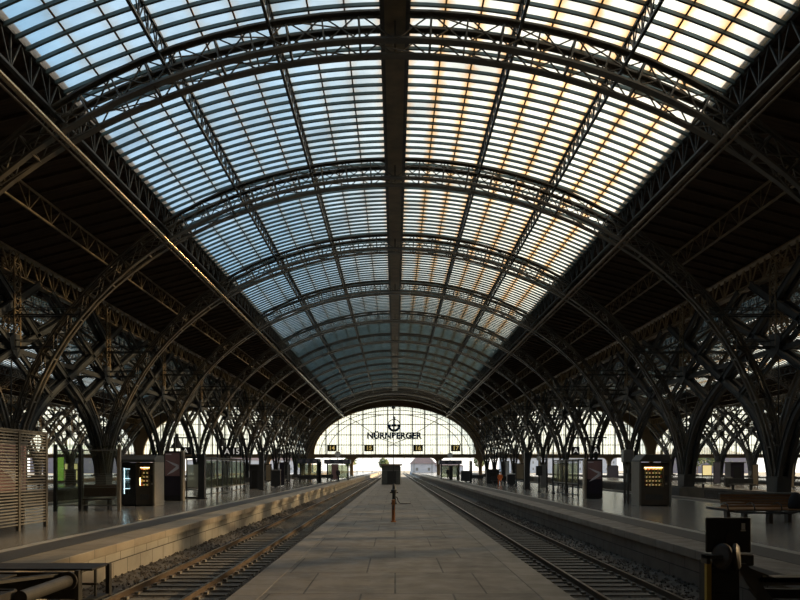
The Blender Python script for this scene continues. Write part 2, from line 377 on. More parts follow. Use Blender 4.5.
# ------------------------------------------------------------------ column with spreading legs
def catmull(P, n=6):
    out = []
    for i in range(len(P) - 1):
        p0 = P[max(i - 1, 0)]; p1 = P[i]; p2 = P[i + 1]; p3 = P[min(i + 2, len(P) - 1)]
        for k in range(n):
            t = k / n
            out.append(tuple(.5 * ((2 * b) + (-a + c) * t + (2 * a - 5 * b + 4 * c - d) * t * t + (-a + 3 * b - 3 * c + d) * t ** 3) for a, b, c, d in zip(p0, p1, p2, p3)))
    out.append(P[-1]); return out
LEG = catmull([(.28, .35), (.95, 2.6), (2.3, 4.75), (4.6, 6.5), (8.0, 8.25), (11.3, 9.95), (16.6, 12.9), (17.4, 13.4)], 4)
BRACE = catmull([(4.6, 6.5), (0, 8.85), (-5., 11.1), (-9.6, 13.3)], 5)
def build_column():
    r = thing('steel_column', 'x', 'column')
    mb = MB(); mb.box(-.95, .95, -1.1, 1.1, -.9, .25); mb.box(-1.1, 1.1, -1.25, 1.25, -.9, -.6)
    mb.obj('plinth', M['concrete_plinth'], r, bevel=.03)
    mb = MB(); mb.prism([(-.62, .25), (.62, .25), (.72, 1.25), (-.72, 1.25)], -.42, .42, 'YZ'); mb.box(-.6, .6, -.8, .8, .25, .33)
    mb.obj('foot', M['steel'], r, bevel=.02)
    for nm, P, dep, fl in (('leg', LEG, .40, .22), ('brace', BRACE, .28, .18)):
      for sg in (1, -1):
        mb = MB(); n = len(P)
        for x in (-.27, .27):
            mb.path([(x, sg * s, z) for s, z in P], .08, dep, up=(0, 0, 1))
            for off in (-1, 1):
                q = []
                for i in range(n):
                    a = P[max(i - 1, 0)]; b = P[min(i + 1, n - 1)]; l = math.hypot(b[0] - a[0], b[1] - a[1])
                    q.append((x, sg * (P[i][0] - (b[1] - a[1]) / l * off * dep / 2), P[i][1] + (b[0] - a[0]) / l * off * dep / 2))
                mb.path(q, fl, .05, up=(0, 0, 1))
        for i in range(0, n - 2, 2):
            s, z = P[i]; s2, z2 = P[i + 2]
            mb.bar((-.27, sg * s, z), (.27, sg * s2, z2), .05, .05)
        mb.obj(nm, M['steel'], r, fix=False)
    mb = MB()
    for x in (-.35, .35):
        for y in (-.35, .35): mb.bar((x, y, 9.0), (x, y, 14.2), .09, .09)
    z = 9.0
    while z < 14:
        for a, b in (((-.35, -.35), (.35, -.35)), ((.35, -.35), (.35, .35)), ((.35, .35), (-.35, .35)), ((-.35, .35), (-.35, -.35))):
            mb.bar((*a, z), (*b, z), .05, .05); mb.bar((*a, z), (*b, z + .7), .05, .05); mb.bar((*b, z), (*a, z + .7), .05, .05)
        z += .7
    mb.obj('lattice_post', M['brownsteel'], r, fix=False)
    mb = MB()
    for y in (-.3, .3):
        for z, x in ((8.9, 2.6), (10.8, 4.1)):
            mb.bar((-x, y, z), (x, y, z), .06, .09); mb.bar((-x, y, z + .4), (x, y, z + .4), .05, .06)
    mb.obj('transverse_tie', M['steel'], r, fix=False)
    mb = MB(); mb.prism([(-.75, 8.7), (0, 8.2), (.75, 8.7), (.95, 9.3), (.4, 9.7), (-.4, 9.7), (-.95, 9.3)], -.38, .38, 'YZ')
    mb.obj('gusset', M['steel'], r)
    mb = MB(); mb.tube([(0, 0, 1.2), (0, 0, 8.4)], .045, 6); mb.obj('downpipe', M['steel'], r)
    return r
M['concrete_plinth'] = mat('plinth_concrete', (.09, .085, .075), (.13, .12, .105), rough=.8, scale=2, bump=.3)
col0 = build_column(); first = True
LN = {-1: 'left', 1: 'right', -2: 'far left', 2: 'far right'}
for li in (-1, 1, -2, 2):
    X = {1: HALF, 2: HALF + HW}[abs(li)] * (1 if li > 0 else -1)
    for i, y in enumerate(YR):
        if abs(li) == 2 and i < 5: continue
        lab = '%s pair of spreading steel legs from the camera on the %s column line' % (ORD[i], LN[li])
        grp = 'columns of the %s line' % LN[li]
        if first: col0.location = (X, y, 0); tag(col0, lab, None, grp); first = False
        else: dup(col0, (X, y, 0), label=lab, group=grp)

# ------------------------------------------------------------------ lattice girders running along the halls
def girder(name, label, x, z0, z1, y0, y1, m, pitch=1.2, wd=.16, x2=None, group=None, ch=.10, db=.055, vert=1):
    """upper and lower chord joined by a zigzag"""
    x2 = x if x2 is None else x2
    r = thing(name, label, 'girder', (x, y0, 0), group=group); L = y1 - y0
    for nm, z, xx in (('upper_chord', z1, x2 - x), ('lower_chord', z0, 0)):
        mb = MB(); mb.box(xx - wd / 2, xx + wd / 2, 0, L, z - ch / 2, z + ch / 2); mb.obj(nm, m, r)
    mb = MB(); n = int(L / pitch)
    for i in range(n):
        a, b, c = i * L / n, (i + .5) * L / n, (i + 1) * L / n
        mb.bar((0, a, z0), (x2 - x, b, z1), db, db, up=(1, 0, 0)); mb.bar((x2 - x, b, z1), (0, c, z0), db, db, up=(1, 0, 0))
        if vert: mb.bar((0, c, z0), (x2 - x, c, z1), db, db * 1.3, up=(1, 0, 0))
    mb.obj('web_lattice', m, r, fix=False)
    return r
Y0 = D1 - SP; YE = YR[-2]           # the glass runs from before the first arch to the eleventh
for h in (0, -1, 1):
    cx = h * HW; hn = HALLS[h]
    for s in (-1, 1):
        sn = 'left' if s < 0 else 'right'
        girder('edge_girder', 'deep lattice girder under the %s edge of the skylight in the %s' % (sn, hn), cx + s * (XE + .05), 15.95, zg(XE) - .02, Y0 if h == 0 else 40, YG - .3, M['steel'], pitch=1.5, wd=.2, group='edge girders of the skylights')
        for xx, w in ((4.93, 'inner'), (9.27, 'outer')):
            girder('roof_girder', '%s lattice girder beneath the %s half of the glass in the %s' % (w, sn, hn), cx + s * xx, zg(xx) - .95, zg(xx) - .12, Y0 if h == 0 else 40, YE, M['steel'], pitch=1.0, wd=.12, db=.045, group='lattice girders under the glass')
        girder('eaves_girder', 'lattice girder under the timber roof on the %s side of the %s' % (sn, hn), cx + s * 18.4, 14.75, 15.85, Y0 if h == 0 else 40, YG - .3, M['brownsteel'], pitch=2.4, wd=.1, db=.04, group='girders under the timber roof')
    # ridge walkway
    r = thing('ridge_beam', 'wide dark ridge beam along the crown of the %s' % hn, 'beam', (cx, Y0 if h == 0 else 40, 0), group='ridge beams')
    L = YE - (Y0 if h == 0 else 40)
    mb = MB(); mb.box(-.46, .46, 0, L, 19.5, 19.56); mb.obj('soffit_plate', M['brownsteel'], r)
    for s in (-1, 1):
        mb = MB(); mb.box(s * .50 - .04, s * .50 + .04, 0, L, 19.45, 20.3); mb.box(s * .50 - .08, s * .50 + .08, 0, L, 19.4, 19.46); mb.obj('side_beam', M['steel'], r)
    mb = MB(); n = int(L / 1.2)
    for i in range(n):
        y = i * L / n; mb.bar((-.5, y, 19.55), (.5, y, 19.55), .07, .07)
        mb.bar((-.5, y, 19.55), (.5, y + L / n, 19.55), .05, .04); mb.bar((.5, y, 19.53), (-.5, y + L / n, 19.53), .05, .04)
    mb.obj('bracing', M['steel'], r, fix=False)
for s, sn in ((-1, 'left'), (1, 'right'), (-2, 'far left'), (2, 'far right')):
    X = (HALF if abs(s) == 1 else HALF + HW) * (1 if s > 0 else -1)
    girder('valley_girder', 'heavy lattice girder in the roof valley above the %s column line' % sn, X, 13.3, 14.7, Y0 if abs(s) == 1 else 90, YG - .3, M['brownsteel'], pitch=1.9, wd=.5, db=.08, group='valley girders')
    if abs(s) == 1:
        mb = MB(); mb.box(-.14, .14, 0, YG - 18, 8.65, 8.85); mb.box(-.02, .02, 0, YG - 18, 8.85, 9.0)
        # tie along the column line
        tag(mb.obj('long_tie', M['steel'], loc=(X, Y0, 0)), 'long thin tie running through the leg crossings of the %s column line' % sn, 'tie')

# ------------------------------------------------------------------ skylight bays
def skylight_meshes(L, rows):
    NX = 9
    mb = MB(); bars = MB(); mull = MB()
    for s in (-1, 1):
        xs = [s * (XM + (XE - XM) * k / NX) for k in range(NX + 1)]
        sub = [s * (XM + (XE - XM) * k / 18) for k in range(19)]
        vs = [(x, y, zg(x)) for y in (0, L) for x in sub]
        fs = [(i, i + 1, i + 20, i + 19) for i in range(18)]
        mb.add(vs, fs)
        for r in range(rows):
            y = (r + .5) * L / rows
            pts = [(x, y, zg(x) - .09) for x in sub]
            sweep_xz(bars, pts, .11, .13)
        for k, x in enumerate(xs):
            w = .07
            mull.box(x - w / 2, x + w / 2, 0, L, zg(x) - .05, zg(x) - .01)
    return mb.mesh('skylight_glass', M['roofglass']), bars.mesh('cross_bars', M['bar']), mull.mesh('long_bars', M['rust'])
NB = 11
YB = [Y0] + YR[:NB]
sk = skylight_meshes(SP, 18)
wn = 1
for h in (0, -1, 1, -2, 2):
    for i in range(NB):
        o = bpy.data.objects.new('window_%d' % wn, sk[0]); wn += 1; C.objects.link(o); o.location = (h * HW, YB[i], 0); o['kind'] = 'structure'
        for nm, me in (('glazing_bars', sk[1]), ('mullion', sk[2])):
            c = bpy.data.objects.new(nm, me); C.objects.link(c); c.parent = o

# ------------------------------------------------------------------ timber roofs
for h in (0, -1, 1, -2, 2):
    cx = h * HW
    y0 = 9.2
    for s in (-1, 1):
        mb = MB(); mb.prism([(s * XE, zg(XE) + .05), (s * HALF, 14.9), (s * HALF, 15.15), (s * XE, zg(XE) + .35)], y0, YG, 'XZ')
        o = struct(mb, 'ceiling', M['wood_roof'], loc=(cx, 0, 0))
        mb = MB(); y = y0
        while y < YG - 1:
            mb.bar((s * XE, y, zg(XE) - .02), (s * HALF, y, 14.83), .10, .16); y += 1.43
        mb.obj('rafter', M['rafter'], o, fix=False)
    # closed roof over the last bays
    poly = [(x, zg(x) + .02) for x in [-XE + 2 * XE * k / 16 for k in range(17)]]
    poly += [(x, z + .3) for x, z in reversed(poly)]
    mb = MB(); mb.prism(poly, YE, YG, 'XZ'); struct(mb, 'ceiling', M['wood_roof'], loc=(cx, 0, 0), fix=True)
# the end of the hall towards the concourse (over and behind the camera), unseen, added to keep sky light out
mb = MB(); mb.box(-25, 25, -12, 9.3, 21, 21.4); struct(mb, 'ceiling', M['wood_roof'])
mb = MB(); mb.prism([(-22.8, 15.1), (-13.6, 17.3), (-7, 19.6), (7, 19.6), (13.6, 17.3), (22.8, 15.1), (22.8, 21.4), (-22.8, 21.4)], 9.0, 9.3, 'XZ'); struct(mb, 'wall_front', M['wood_roof'])
for a, b in ((-114, -22.8), (22.8, 114)): mb = MB(); mb.box(a, b, 8.9, 9.2, 9.5, 22); struct(mb, 'wall_front', M['wood_roof'])
mb = MB(); mb.box(-114, 114, -14, -13.5, -1, 22); struct(mb, 'wall_back', M['gable'])
for x in (-114, 114): mb = MB(); mb.box(x - .2, x + .2, -14, 9, -1, 22); struct(mb, 'wall_concourse', M['gable'])
mb = MB(); mb.box(-114, 114, -14, 9.3, 22, 22.3); struct(mb, 'ceiling', M['wood_roof'])
for h in (-2, -1, 0, 1, 2): mb = MB(); mb.box(h * HW - XE, h * HW + XE, 9.2, Y0, 20.4, 20.7); struct(mb, 'ceiling', M['wood_roof'])  # unseen roof strips, added to close the gap where sun came in

# ------------------------------------------------------------------ gables
def gable(cx, idx):
    a, b, zb = 21.6, 12.8, 5.35
    N = 40; inner = [(-a * math.cos(PI * k / N), zb + b * math.sin(PI * k / N)) for k in range(N + 1)]
    def top(x): return zg(x) + .1 if abs(x) < XE else zg(XE) + .1 + (14.95 - zg(XE)) * (abs(x) - XE) / (HALF - XE)
    mb = MB()
    for y in (0, .6):
        vs = []; 
        for k in range(N + 1):
            x, z = inner[k]; xo = x * HALF / a
            vs += [(x, y, z), (xo, y, top(xo) if 0 < k < N else 15.0)]
        vs[1] = (-HALF, y, zb); vs[-1] = (HALF, y, zb)
        # side corners
        fs = [(2 * k, 2 * k + 1, 2 * k + 3, 2 * k + 2) for k in range(N)]
        mb.add(vs, fs)
    for k in range(N):
        (x, z), (x2, z2) = inner[k], inner[k + 1]
        mb.add([(x, 0, z), (x2, 0, z2), (x2, .6, z2), (x, .6, z)], [(0, 1, 2, 3)])
    sweep_xz(mb, [(x * 1.015, -.15, zb + (z - zb) * 1.02) for x, z in inner], .5, .5)
    g = struct(mb, 'wall_gable', M['gable'], loc=(cx, YG, 0), fix=False)
    # transom with its columns
    mb = MB(); mb.box(-HALF, HALF, -.5, .5, 4.45, 5.35); mb.box(-HALF, HALF, -.62, .62, 5.25, 5.45)
    struct(mb, 'trim_%d' % (idx * 2 + 1), M['gable'], loc=(cx, YG, 0))
    for k, x in enumerate((-HALF, -11.6, 11.6, HALF)):
        if idx and k == 0 and cx > 0: continue
        if cx < 0 and k == 3: continue
        mb = MB(); mb.box(x - .45, x + .45, -.45, .45, -.9, 4.5)
        for s in (-1, 1):
            mb.prism([(x + s * .45, 4.5), (x + s * 1.7, 4.5), (x + s * 1.0, 4.1), (x + s * .6, 3.5), (x + s * .45, 2.8)], -.35, .35, 'XZ')
        c = struct(mb, 'trim_%d' % (20 + idx * 4 + k), M['gable'], loc=(cx, YG, 0), bevel=.04)
    # window: mullions and one glass
    mb = MB()
    def half_z(x): return zb + b * math.sqrt(max(0, 1 - (x / a) ** 2))
    x = -18.5 if cx == 0 else -19.8
    while x < 21.3:
        mb.box(x - .13, x + .13, -.12, .12, zb, half_z(x)); x += 3.3
    x = -20.9
    while x < 21.5:
        mb.box(x - .035, x + .035, -.05, .05, zb, half_z(x)); x += .66
    for z in (7.9, 10.6, 13.4, 16.0):
        xx = a * math.sqrt(max(0, 1 - ((z - zb) / b) ** 2)); mb.box(-xx, xx, -.1, .1, z - .09, z + .09)
    for f in (.93, .84):
        sweep_xz(mb, [(x * f, 0, zb + (z - zb) * f) for x, z in inner], .16, .16)
    w = struct(mb, 'window_%d' % (60 + idx), M['gablebar'], loc=(cx, YG + .2, 0), fix=False)
    mb = MB(); mb.prism([(x, z) for x, z in inner], 0, .03, 'XZ'); mb.obj('glass', M['gableglass'], w, loc=(0, .12, 0))
for i, h in enumerate((0, -1, 1, -2, 2)): gable(h * HW, i)
for s in (-1, 1):
    mb = MB(); mb.box(s * 114.2 - .2, s * 114.2 + .2, 9, YG, -1, 15.2); struct(mb, 'wall_' + ('left' if s < 0 else 'right'), M['gable'])  # unseen outer walls, added to stop light entering from the sides

# letters, emblem and number boards on the gable
r = thing('lettering', 'large dark blue letters NÜRNBERGER across the middle gable window', 'sign', (-.25, YG - .3, 0))
text_mesh('NÜRNBERGER', 2.25, M['blue'], 'letters', r, (0, -.05, 10.3), ext=.12, sx=1.01, bold=.10)
mb = MB(); mb.bar((-6.9, .1, 9.45), (6.9, .1, 9.45), .08, .08); mb.bar((-6.9, .1, 11.2), (6.9, .1, 11.2), .08, .08); mb.obj('mounting_rail', M['blue'], r)
r = thing('round_emblem', 'round blue and white castle emblem above the gable lettering', 'emblem', (-.25, YG - .3, 13.1))
mb = MB(); n = 40
ring = [(1.62 * math.cos(2 * PI * k / n), -.05, 1.62 * math.sin(2 * PI * k / n)) for k in range(n + 1)]
mb.path(ring, .2, .2, up=(0, 1, 0)); mb.obj('ring', M['blue'], r, fix=False)
arc = [PI + PI * k / 24 for k in range(25)]
mb = MB(); mb.prism([(1.6 * math.cos(a), 1.6 * math.sin(a)) for a in arc] + [(1.05 * math.cos(a), 1.05 * math.sin(a)) for a in reversed(arc)], -.08, .02, 'XZ'); mb.prism([(-1.1, 0), (-1.1, -.3), (1.1, -.3), (1.1, 0)], -.1, .0, 'XZ'); mb.prism([(-.18, -1.1), (.18, -1.1), (.18, -.2), (-.18, -.2)], -.1, .0, 'XZ'); mb.obj('lower_field', M['blue'], r)
mb = MB()
mb.prism([(-.24, -.3), (-.24, 1.75), (-.34, 1.75), (-.34, 2.05), (.34, 2.05), (.34, 1.75), (.24, 1.75), (.24, -.3)], -.2, -.1, 'XZ')
mb.prism([(-.36, 2.05), (0, 2.6), (.36, 2.05)], -.2, -.1, 'XZ'); mb.prism([(-1.5, -.1), (-1.5, .25), (-.7, .05), (-.24, .35), (-.24, -.1)], -.2, -.1, 'XZ'); mb.prism([(1.5, -.1), (1.5, .25), (.7, .05), (.24, .35), (.24, -.1)], -.2, -.1, 'XZ')
mb.obj('tower', M['blue'], r)
for px, t in ((332, '14'), (369, '15'), (418, '16'), (455.5, '17')):
    X = (px - 395) * YG / F
    r = thing('number_board', 'dark track number board reading %s on the gable window' % t, 'sign', (X, YG - .35, 7.05), group='track number boards')
    mb = MB(); mb.box(-1.25, 1.25, -.1, .1, -.85, .85); mb.obj('board', M['olive'], r, bevel=.05)
    text_mesh(t, 1.6, M['amber'], 'digits', r, (0, -.13, -.02), ext=.01, bold=.03)

# ------------------------------------------------------------------ long tubes under the arches
for s in (-1, 1):
    sn = 'left' if s < 0 else 'right'
    r = thing('service_tube', ('bright polished' if s < 0 else 'dull grey') + ' service tube running the length of the middle hall on the %s' % sn, 'pipe', (s * 13.25, Y0, 0))
    L = YG - Y0 - 1
    mb = MB(); mb.tube([(0, 0, 14.98), (0, L, 14.98)], .10, 14); mb.obj('tube', M['pipe' if s < 0 else 'pipe_dull'], r, smooth=True)
    mb = MB(); mb.tube([(s * .28, 0, 14.9), (s * .28, L, 14.9)], .045, 8); mb.obj('cable_tube', M['pipe_dull'], r, smooth=True)
    mb = MB()
    for y in YR: mb.bar((0, y - Y0, 15.0), (0, y - Y0, 15.5), .06, .06)
    mb.obj('hanger', M['steel'], r)
# span wires in front of the gable
r = thing('span_wire', 'pair of thin dark wires sagging in a V from the tubes to the mast', 'wire')
for s in (-1, 1):
    mb = MB(); mb.tube([(s * 13.2, 181, 14.9), (s * 9, 181, 12.6), (-.3 + s * 3, 181, 8.7), (-.3, 181, 7.6)], .075, 6); mb.obj('wire', M['steel'], r)

# ------------------------------------------------------------------ ground, platforms
ZB = -.92
mb = MB(); mb.box(-114, 114, 7.6, YG, ZB - .5, ZB); struct(mb, 'floor', M['ballast'])
mb = MB(); mb.box(-240, 240, YG, 700, ZB - .5, ZB); tag(mb.obj('outside_ground', M['ground']), kind='structure')
mb = MB(); mb.box(-114, 114, -12, 7.4, ZB - .5, 0); struct(mb, 'floor_concourse', M['tile'])
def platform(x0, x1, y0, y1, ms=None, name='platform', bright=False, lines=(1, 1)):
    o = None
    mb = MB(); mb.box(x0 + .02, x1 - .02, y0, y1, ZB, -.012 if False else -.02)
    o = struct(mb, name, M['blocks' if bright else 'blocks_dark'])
    mb = MB(); mb.box(x0 + .9, x1 - .9, y0, y1, -.1, 0.0); mb.obj('paving', M['tile'], o)
    for side, on in ((0, lines[0]), (1, lines[1])):
        xe = x0 if side == 0 else x1; sg = 1 if side == 0 else -1
        a, b = sorted((xe - sg * .08, xe + sg * .80))
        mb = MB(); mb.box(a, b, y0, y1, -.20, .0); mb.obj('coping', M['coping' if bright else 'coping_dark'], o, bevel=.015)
        if on:
            a, b = sorted((xe + sg * .80, xe + sg * 1.65)); mb = MB(); mb.box(a, b, y0, y1, -.09, .003); mb.obj('dark_strip', M['asphalt'], o)
            a, b = sorted((xe + sg * 1.65, xe + sg * 1.88)); mb = MB(); mb.box(a, b, y0, y1, -.09, .006); mb.obj('safety_line', M['white_line'], o)
    return o
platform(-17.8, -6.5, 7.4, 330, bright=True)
platform(6.5, 17.8, 7.4, 330)
platform(-39.1, -27.8, 7.4, 330); platform(27.8, 39.1, 7.4, 330)
platform(-63.4, -52.1, 7.4, 260, lines=(0, 0)); platform(52.1, 63.4, 7.4, 260, lines=(0, 0))
platform(-84.7, -73.4, 7.4, 260, lines=(0, 0)); platform(73.4, 84.7, 7.4, 260, lines=(0, 0))
# low middle platform
mb = MB(); mb.box(-3.05, 3.25, 7.4, 210, ZB, -.66); o = struct(mb, 'platform', M['blocks_dark'])
mb = MB(); mb.box(-2.5, 2.7, 7.4, 210, -.75, -.65); mb.obj('paving', M['slabs'], o)
for a, b in ((-3.1, -2.5), (2.7, 3.3)):
    mb = MB(); mb.box(a, b, 7.4, 210, -.80, -.645); mb.obj('coping', M['curb'], o, bevel=.02)

# ------------------------------------------------------------------ tracks
def rail_profile():
    return [(-.075, 0), (.075, 0), (.075, .012), (.012, .04), (.012, .12), (.036, .13), (.036, .165), (-.036, .165), (-.036, .13), (-.012, .12), (-.012, .04), (-.075, .012)]
def rail(x, label, y0=11.2, y1=420, grp=None):
    r = thing('rail', label, 'rail', (x, y0, -.92), group=grp)
    mb = MB(); mb.prism(rail_profile(), 0, y1 - y0, 'XZ'); mb.obj('rail_body', M['railside'], r)
    mb = MB(); mb.box(-.03, .03, 0, y1 - y0, .165, .169); mb.obj('running_surface', M['railtop'], r)
rail(-5.52, 'rail of the left track on its platform side'); rail(-4.08, 'rail of the left track beside the middle platform')
rail(4.08, 'rail of the right track beside the middle platform'); rail(5.52, 'rail of the right track on its platform side')
for s in (-1, 1):
    sn = 'left' if s < 0 else 'right'
    for c, w in ((19.7, 'just behind the %s platform' % sn), (25.9, 'beyond the columns on the %s' % sn)):
        for d, n in ((-.72, 'inner'), (.72, 'outer')): rail(s * (c + d), '%s rail of the track %s' % (n, w))
mb = MB(); mb.prism([(-1.3, 0), (1.3, 0), (1.27, .11), (-1.27, .11)], -.13, .13, 'XZ')
for x in (-.72, .72):
    for s in (-1, 1): mb.box(x + s * .12 - .04, x + s * .12 + .04, -.07, .07, .11, .16)
sl = mb.obj('sleeper', M['sleeper'], fix=True); sl.location = (-4.8, 11.6, -1.02); n = 0
for s, tn in ((-1, 'left'), (1, 'right')):
    y = 11.6; k = 0
    while k < 148:
        o = sl if (s == -1 and k == 0) else sl.copy()
        if o is not sl: C.objects.link(o)
        o.location = (4.8 * s + random.uniform(-.02, .02), y, -1.005); tag(o, 'grey sleeper under the near part of the %s track' % tn, 'sleeper', 'sleepers of the near %s track' % tn)
        y += .62; k += 1
    mb = MB()
    while y < 330:
        mb.box(4.8 * s - 1.28, 4.8 * s + 1.28, y - .13, y + .13, -1.0, -.89); y += .62
    tag(mb.obj('far_sleepers', M['sleeper'], fix=False), 'distant closely set sleepers of the %s track' % tn, 'sleepers', kind='stuff')
# loose stones
for s, tn in ((-1, 'left'), (1, 'right')):
    mb = MB()
    for i in range(9000):
        y = 9.5 + 48 * random.random() ** 1.7; x = s * (3.1 + 3.4 * random.random())
        base = -.93
        if abs(x) > 5.75: base += .12 * (abs(x) - 5.75) / .6 + .02
        r = random.uniform(.018, .042)
        if y > 30: r *= 1.5
        vs = [(x + r * random.uniform(.6, 1.4) * dx, y + r * random.uniform(.6, 1.4) * dy, base + r * random.uniform(.5, 1.2) * dz) for dx, dy, dz in ((1, 0, 0), (-1, 0, 0), (0, 1, 0), (0, -1, 0), (0, 0, 1), (0, 0, -1))]
        mb.add(vs, [(0, 2, 4), (2, 1, 4), (1, 3, 4), (3, 0, 4), (2, 0, 5), (1, 2, 5), (3, 1, 5), (0, 3, 5)])
    # heaped bed at the platform wall
    mb.prism([(s * 5.8, ZB - .02), (s * 6.5, ZB - .02), (s * 6.5, ZB + .13)], 10.5, 200, 'XZ')
    tag(mb.obj('ballast_stones', M['stone'], fix=False), 'loose dark ballast stones around the %s track' % tn, 'ballast', kind='stuff')

def PX(px, d): return (px - 395) * d / F            # where a thing at distance d stands across the hall
def DB(y, z=0.): return F * (1.75 - z) / (y - 468)  # distance of a foot seen at height y
def box_obj(name, m, parent, *b, bevel=.01):
    mb = MB(); mb.box(*b); return mb.obj(name, m, parent, bevel=bevel)
# ---------------- louvred screen at the left edge
r = thing('louvre_screen', 'tall screen of pale horizontal louvres on grey posts at the left platform', 'screen', (-10.45, 19.4, 0))
for i, y in enumerate((0., 1.68, 3.33)):
    box_obj('post', M['beam'], r, -.05, .05, y - .06, y + .06, 0, 2.80)
for i, (a, b) in enumerate(((.06, 1.62), (1.74, 3.27))):
    mb = MB(); z = .16
    while z < 2.72: mb.prism([(-.02, z), (.025, z + .0), (.03, z + .036), (-.015, z + .036)], a, b, 'XZ'); z += .085
    mb.obj('louvre_panel', M['beam_light'], r)
mb = MB(); mb.box(-.05, .05, 0, 3.33, 2.76, 2.82); mb.obj('top_rail', M['beam'], r)
r = thing('poster_board', 'poster board with plum and white pictures seen through the louvred screen', 'poster', (-11.15, 19.6, 0))
box_obj('frame', M['charcoal'], r, -.08, .08, 0, 3.3, .95, 2.55); box_obj('post', M['charcoal'], r, -.05, .05, .1, .2, 0, .95); box_obj('post', M['charcoal'], r, -.05, .05, 3.1, 3.2, 0, .95)
box_obj('poster', M['poster_purple'], r, .08, .095, .15, 3.15, 1.05, 2.45, bevel=0)
mb = MB()
for p in ([(.5, 2.1), (1.4, 1.85), (1.5, 1.65), (.9, 1.8)], [(1.9, 2.2), (2.3, 1.95), (2.2, 1.85)], [(1.6, 1.75), (2.5, 1.7), (2.9, 1.35), (2.5, 1.3), (2.2, 1.55)], [(.3, 1.2), (.9, 1.5), (.7, 1.2)]):
    mb.prism(p, .096, .10, 'YZ')
mb.obj('picture', M['poster_white'], r)
# ---------------- waiting shelter left
r = thing('waiting_shelter', 'glass waiting shelter with slim dark posts around the dark red seat', 'shelter', (-12.4, 31, 0))
for x, y, m in ((-1.45, 0, 'charcoal'), (-.43, 0, 'charcoal'), (1.15, 0, 'silver'), (-1.45, 2.6, 'charcoal')):
    box_obj('post', M[m], r, x - .06, x + .06, y - .08, y + .08, 0, 2.72 if y == 0 else 2.6)
for a, b in ((-1.39, -.49), (-.37, 1.09)):
    box_obj('pane', M['glass'], r, a, b, -.006, .006, .25, 2.45, bevel=0)
    mb = MB()
    for k in range(9): mb.box(a, b, -.009, .009, .95 + k * .07, .958 + k * .07)
    mb.box(a, b, -.03, .03, .2, .25); mb.box(a, b, -.03, .03, 2.45, 2.5); mb.obj('glazing_rail', M['grey'], r)
box_obj('pane', M['glass'], r, -1.456, -1.444, .1, 2.5, .25, 2.45, bevel=0)
mb = MB(); mb.prism([(-1.6, -.1), (1.3, -.1), (1.3, .3), (-1.2, 2.8), (-1.6, 2.8)], 2.60, 2.66, 'XY'); mb.obj('roof', M['glass'], r)
r = thing('shelter_bench', 'dark red brown bench inside the left glass shelter', 'bench', (-12.42, 31.5, 0))
box_obj('backrest', M['redwood'], r, -.68, .68, .5, .58, .55, 1.05, bevel=.02); box_obj('seat', M['redwood'], r, -.68, .68, 0, .45, .42, .48, bevel=.02)
for x in (-.5, .5): box_obj('leg', M['charcoal'], r, x - .04, x + .04, .1, .4, 0, .42)
# ---------------- vending machines
def products(x0, x1, zs, y, label, grp, mats, s, bottle=False, cool=False):
    for z in zs:
        n = int((x1 - x0) / s)
        for k in range(n):
            x = x0 + (k + .5) * (x1 - x0) / n; m = random.choice(mats); mb = MB()
            if bottle: mb.lathe([(.028, 0), (.03, .12), (.012, .17), (.012, .2)], n=8)
            else: mb.prism([(-.04, 0), (.04, 0), (.045, .02), (.036, .08), (.045, .14), (-.045, .14), (-.036, .08), (-.045, .02)], -.02, .02, 'XZ')
            o = mb.obj('drink_bottle' if bottle else 'snack_packet', m, loc=(x, y, z)); tag(o, label, 'bottle' if bottle else 'snack', grp)
def snack_front(r, x0, x1, zt=1.80):
    """door with a glazed window, shelves, keypad and flap; front face at y=0"""
    w = x1 - x0; gx0, gx1 = x0 + .16, x1 - .26; z0, z1 = .88, zt
    mb = MB(); mb.box(x0, gx0, 0, .06, .05, z1 + .12); mb.box(gx1, x1, 0, .06, .05, z1 + .12); mb.box(gx0, gx1, 0, .06, .05, z0); mb.box(gx0, gx1, 0, .06, z1, z1 + .12)
    d = mb.obj('door', M['machine'], r)
    box_obj('window', M['glass'], d, gx0, gx1, .02, .03, z0, z1, bevel=0)
    mb = MB(); mb.box(gx0 + .05, gx1 - .05, -.02, .0, .30, .52); mb.box(gx0 + .03, gx1 - .03, -.012, 0, .28, .54); mb.obj('flap', M['hood'], d)
    box_obj('keypad', M['charcoal'], d, gx1 + .06, gx1 + .18, -.012, 0, 1.12, 1.42)
    mb = MB(); mb.box(gx1 + .08, gx1 + .16, -.02, 0, .98, 1.06); mb.obj('coin_slot', M['silver'], d)
    mb = MB()
    for k in range(5): z = z0 + .04 + k * (z1 - z0) / 5; mb.box(gx0, gx1, .08, .45, z - .02, z)
    mb.obj('shelf', M['hood'], r)
    box_obj('lamp_tube', M['warmlamp'], r, gx0 + .03, gx1 - .03, .07, .10, z1 - .045, z1 - .02, bevel=0)
    for k in range(5):
        z = z0 + .04 + k * (z1 - z0) / 5; box_obj('lamp_tube', M['shelflamp'], r, gx0 + .03, gx1 - .03, .40, .42, z + .02, z + .07, bevel=0)  # glow strips added behind the packets to brighten them
    return gx0, gx1, [z0 + .04 + k * (z1 - z0) / 5 for k in range(5)]
def cabinet(r, x0, x1, z1, dep, inner=((None, None),)):
    mb = MB(); mb.box(x0, x1, dep - .05, dep, .05, z1); mb.box(x0, x1, .06, dep, .05, .12); mb.box(x0, x1, .06, dep, z1 - .06, z1); mb.box(x0, x0 + .03, .06, dep, .05, z1); mb.box(x1 - .03, x1, .06, dep, .05, z1)
    mb.obj('case', M['inside'], r); box_obj('plinth', M['black'], r, x0 + .03, x1 - .03, .05, dep - .05, 0, .05)
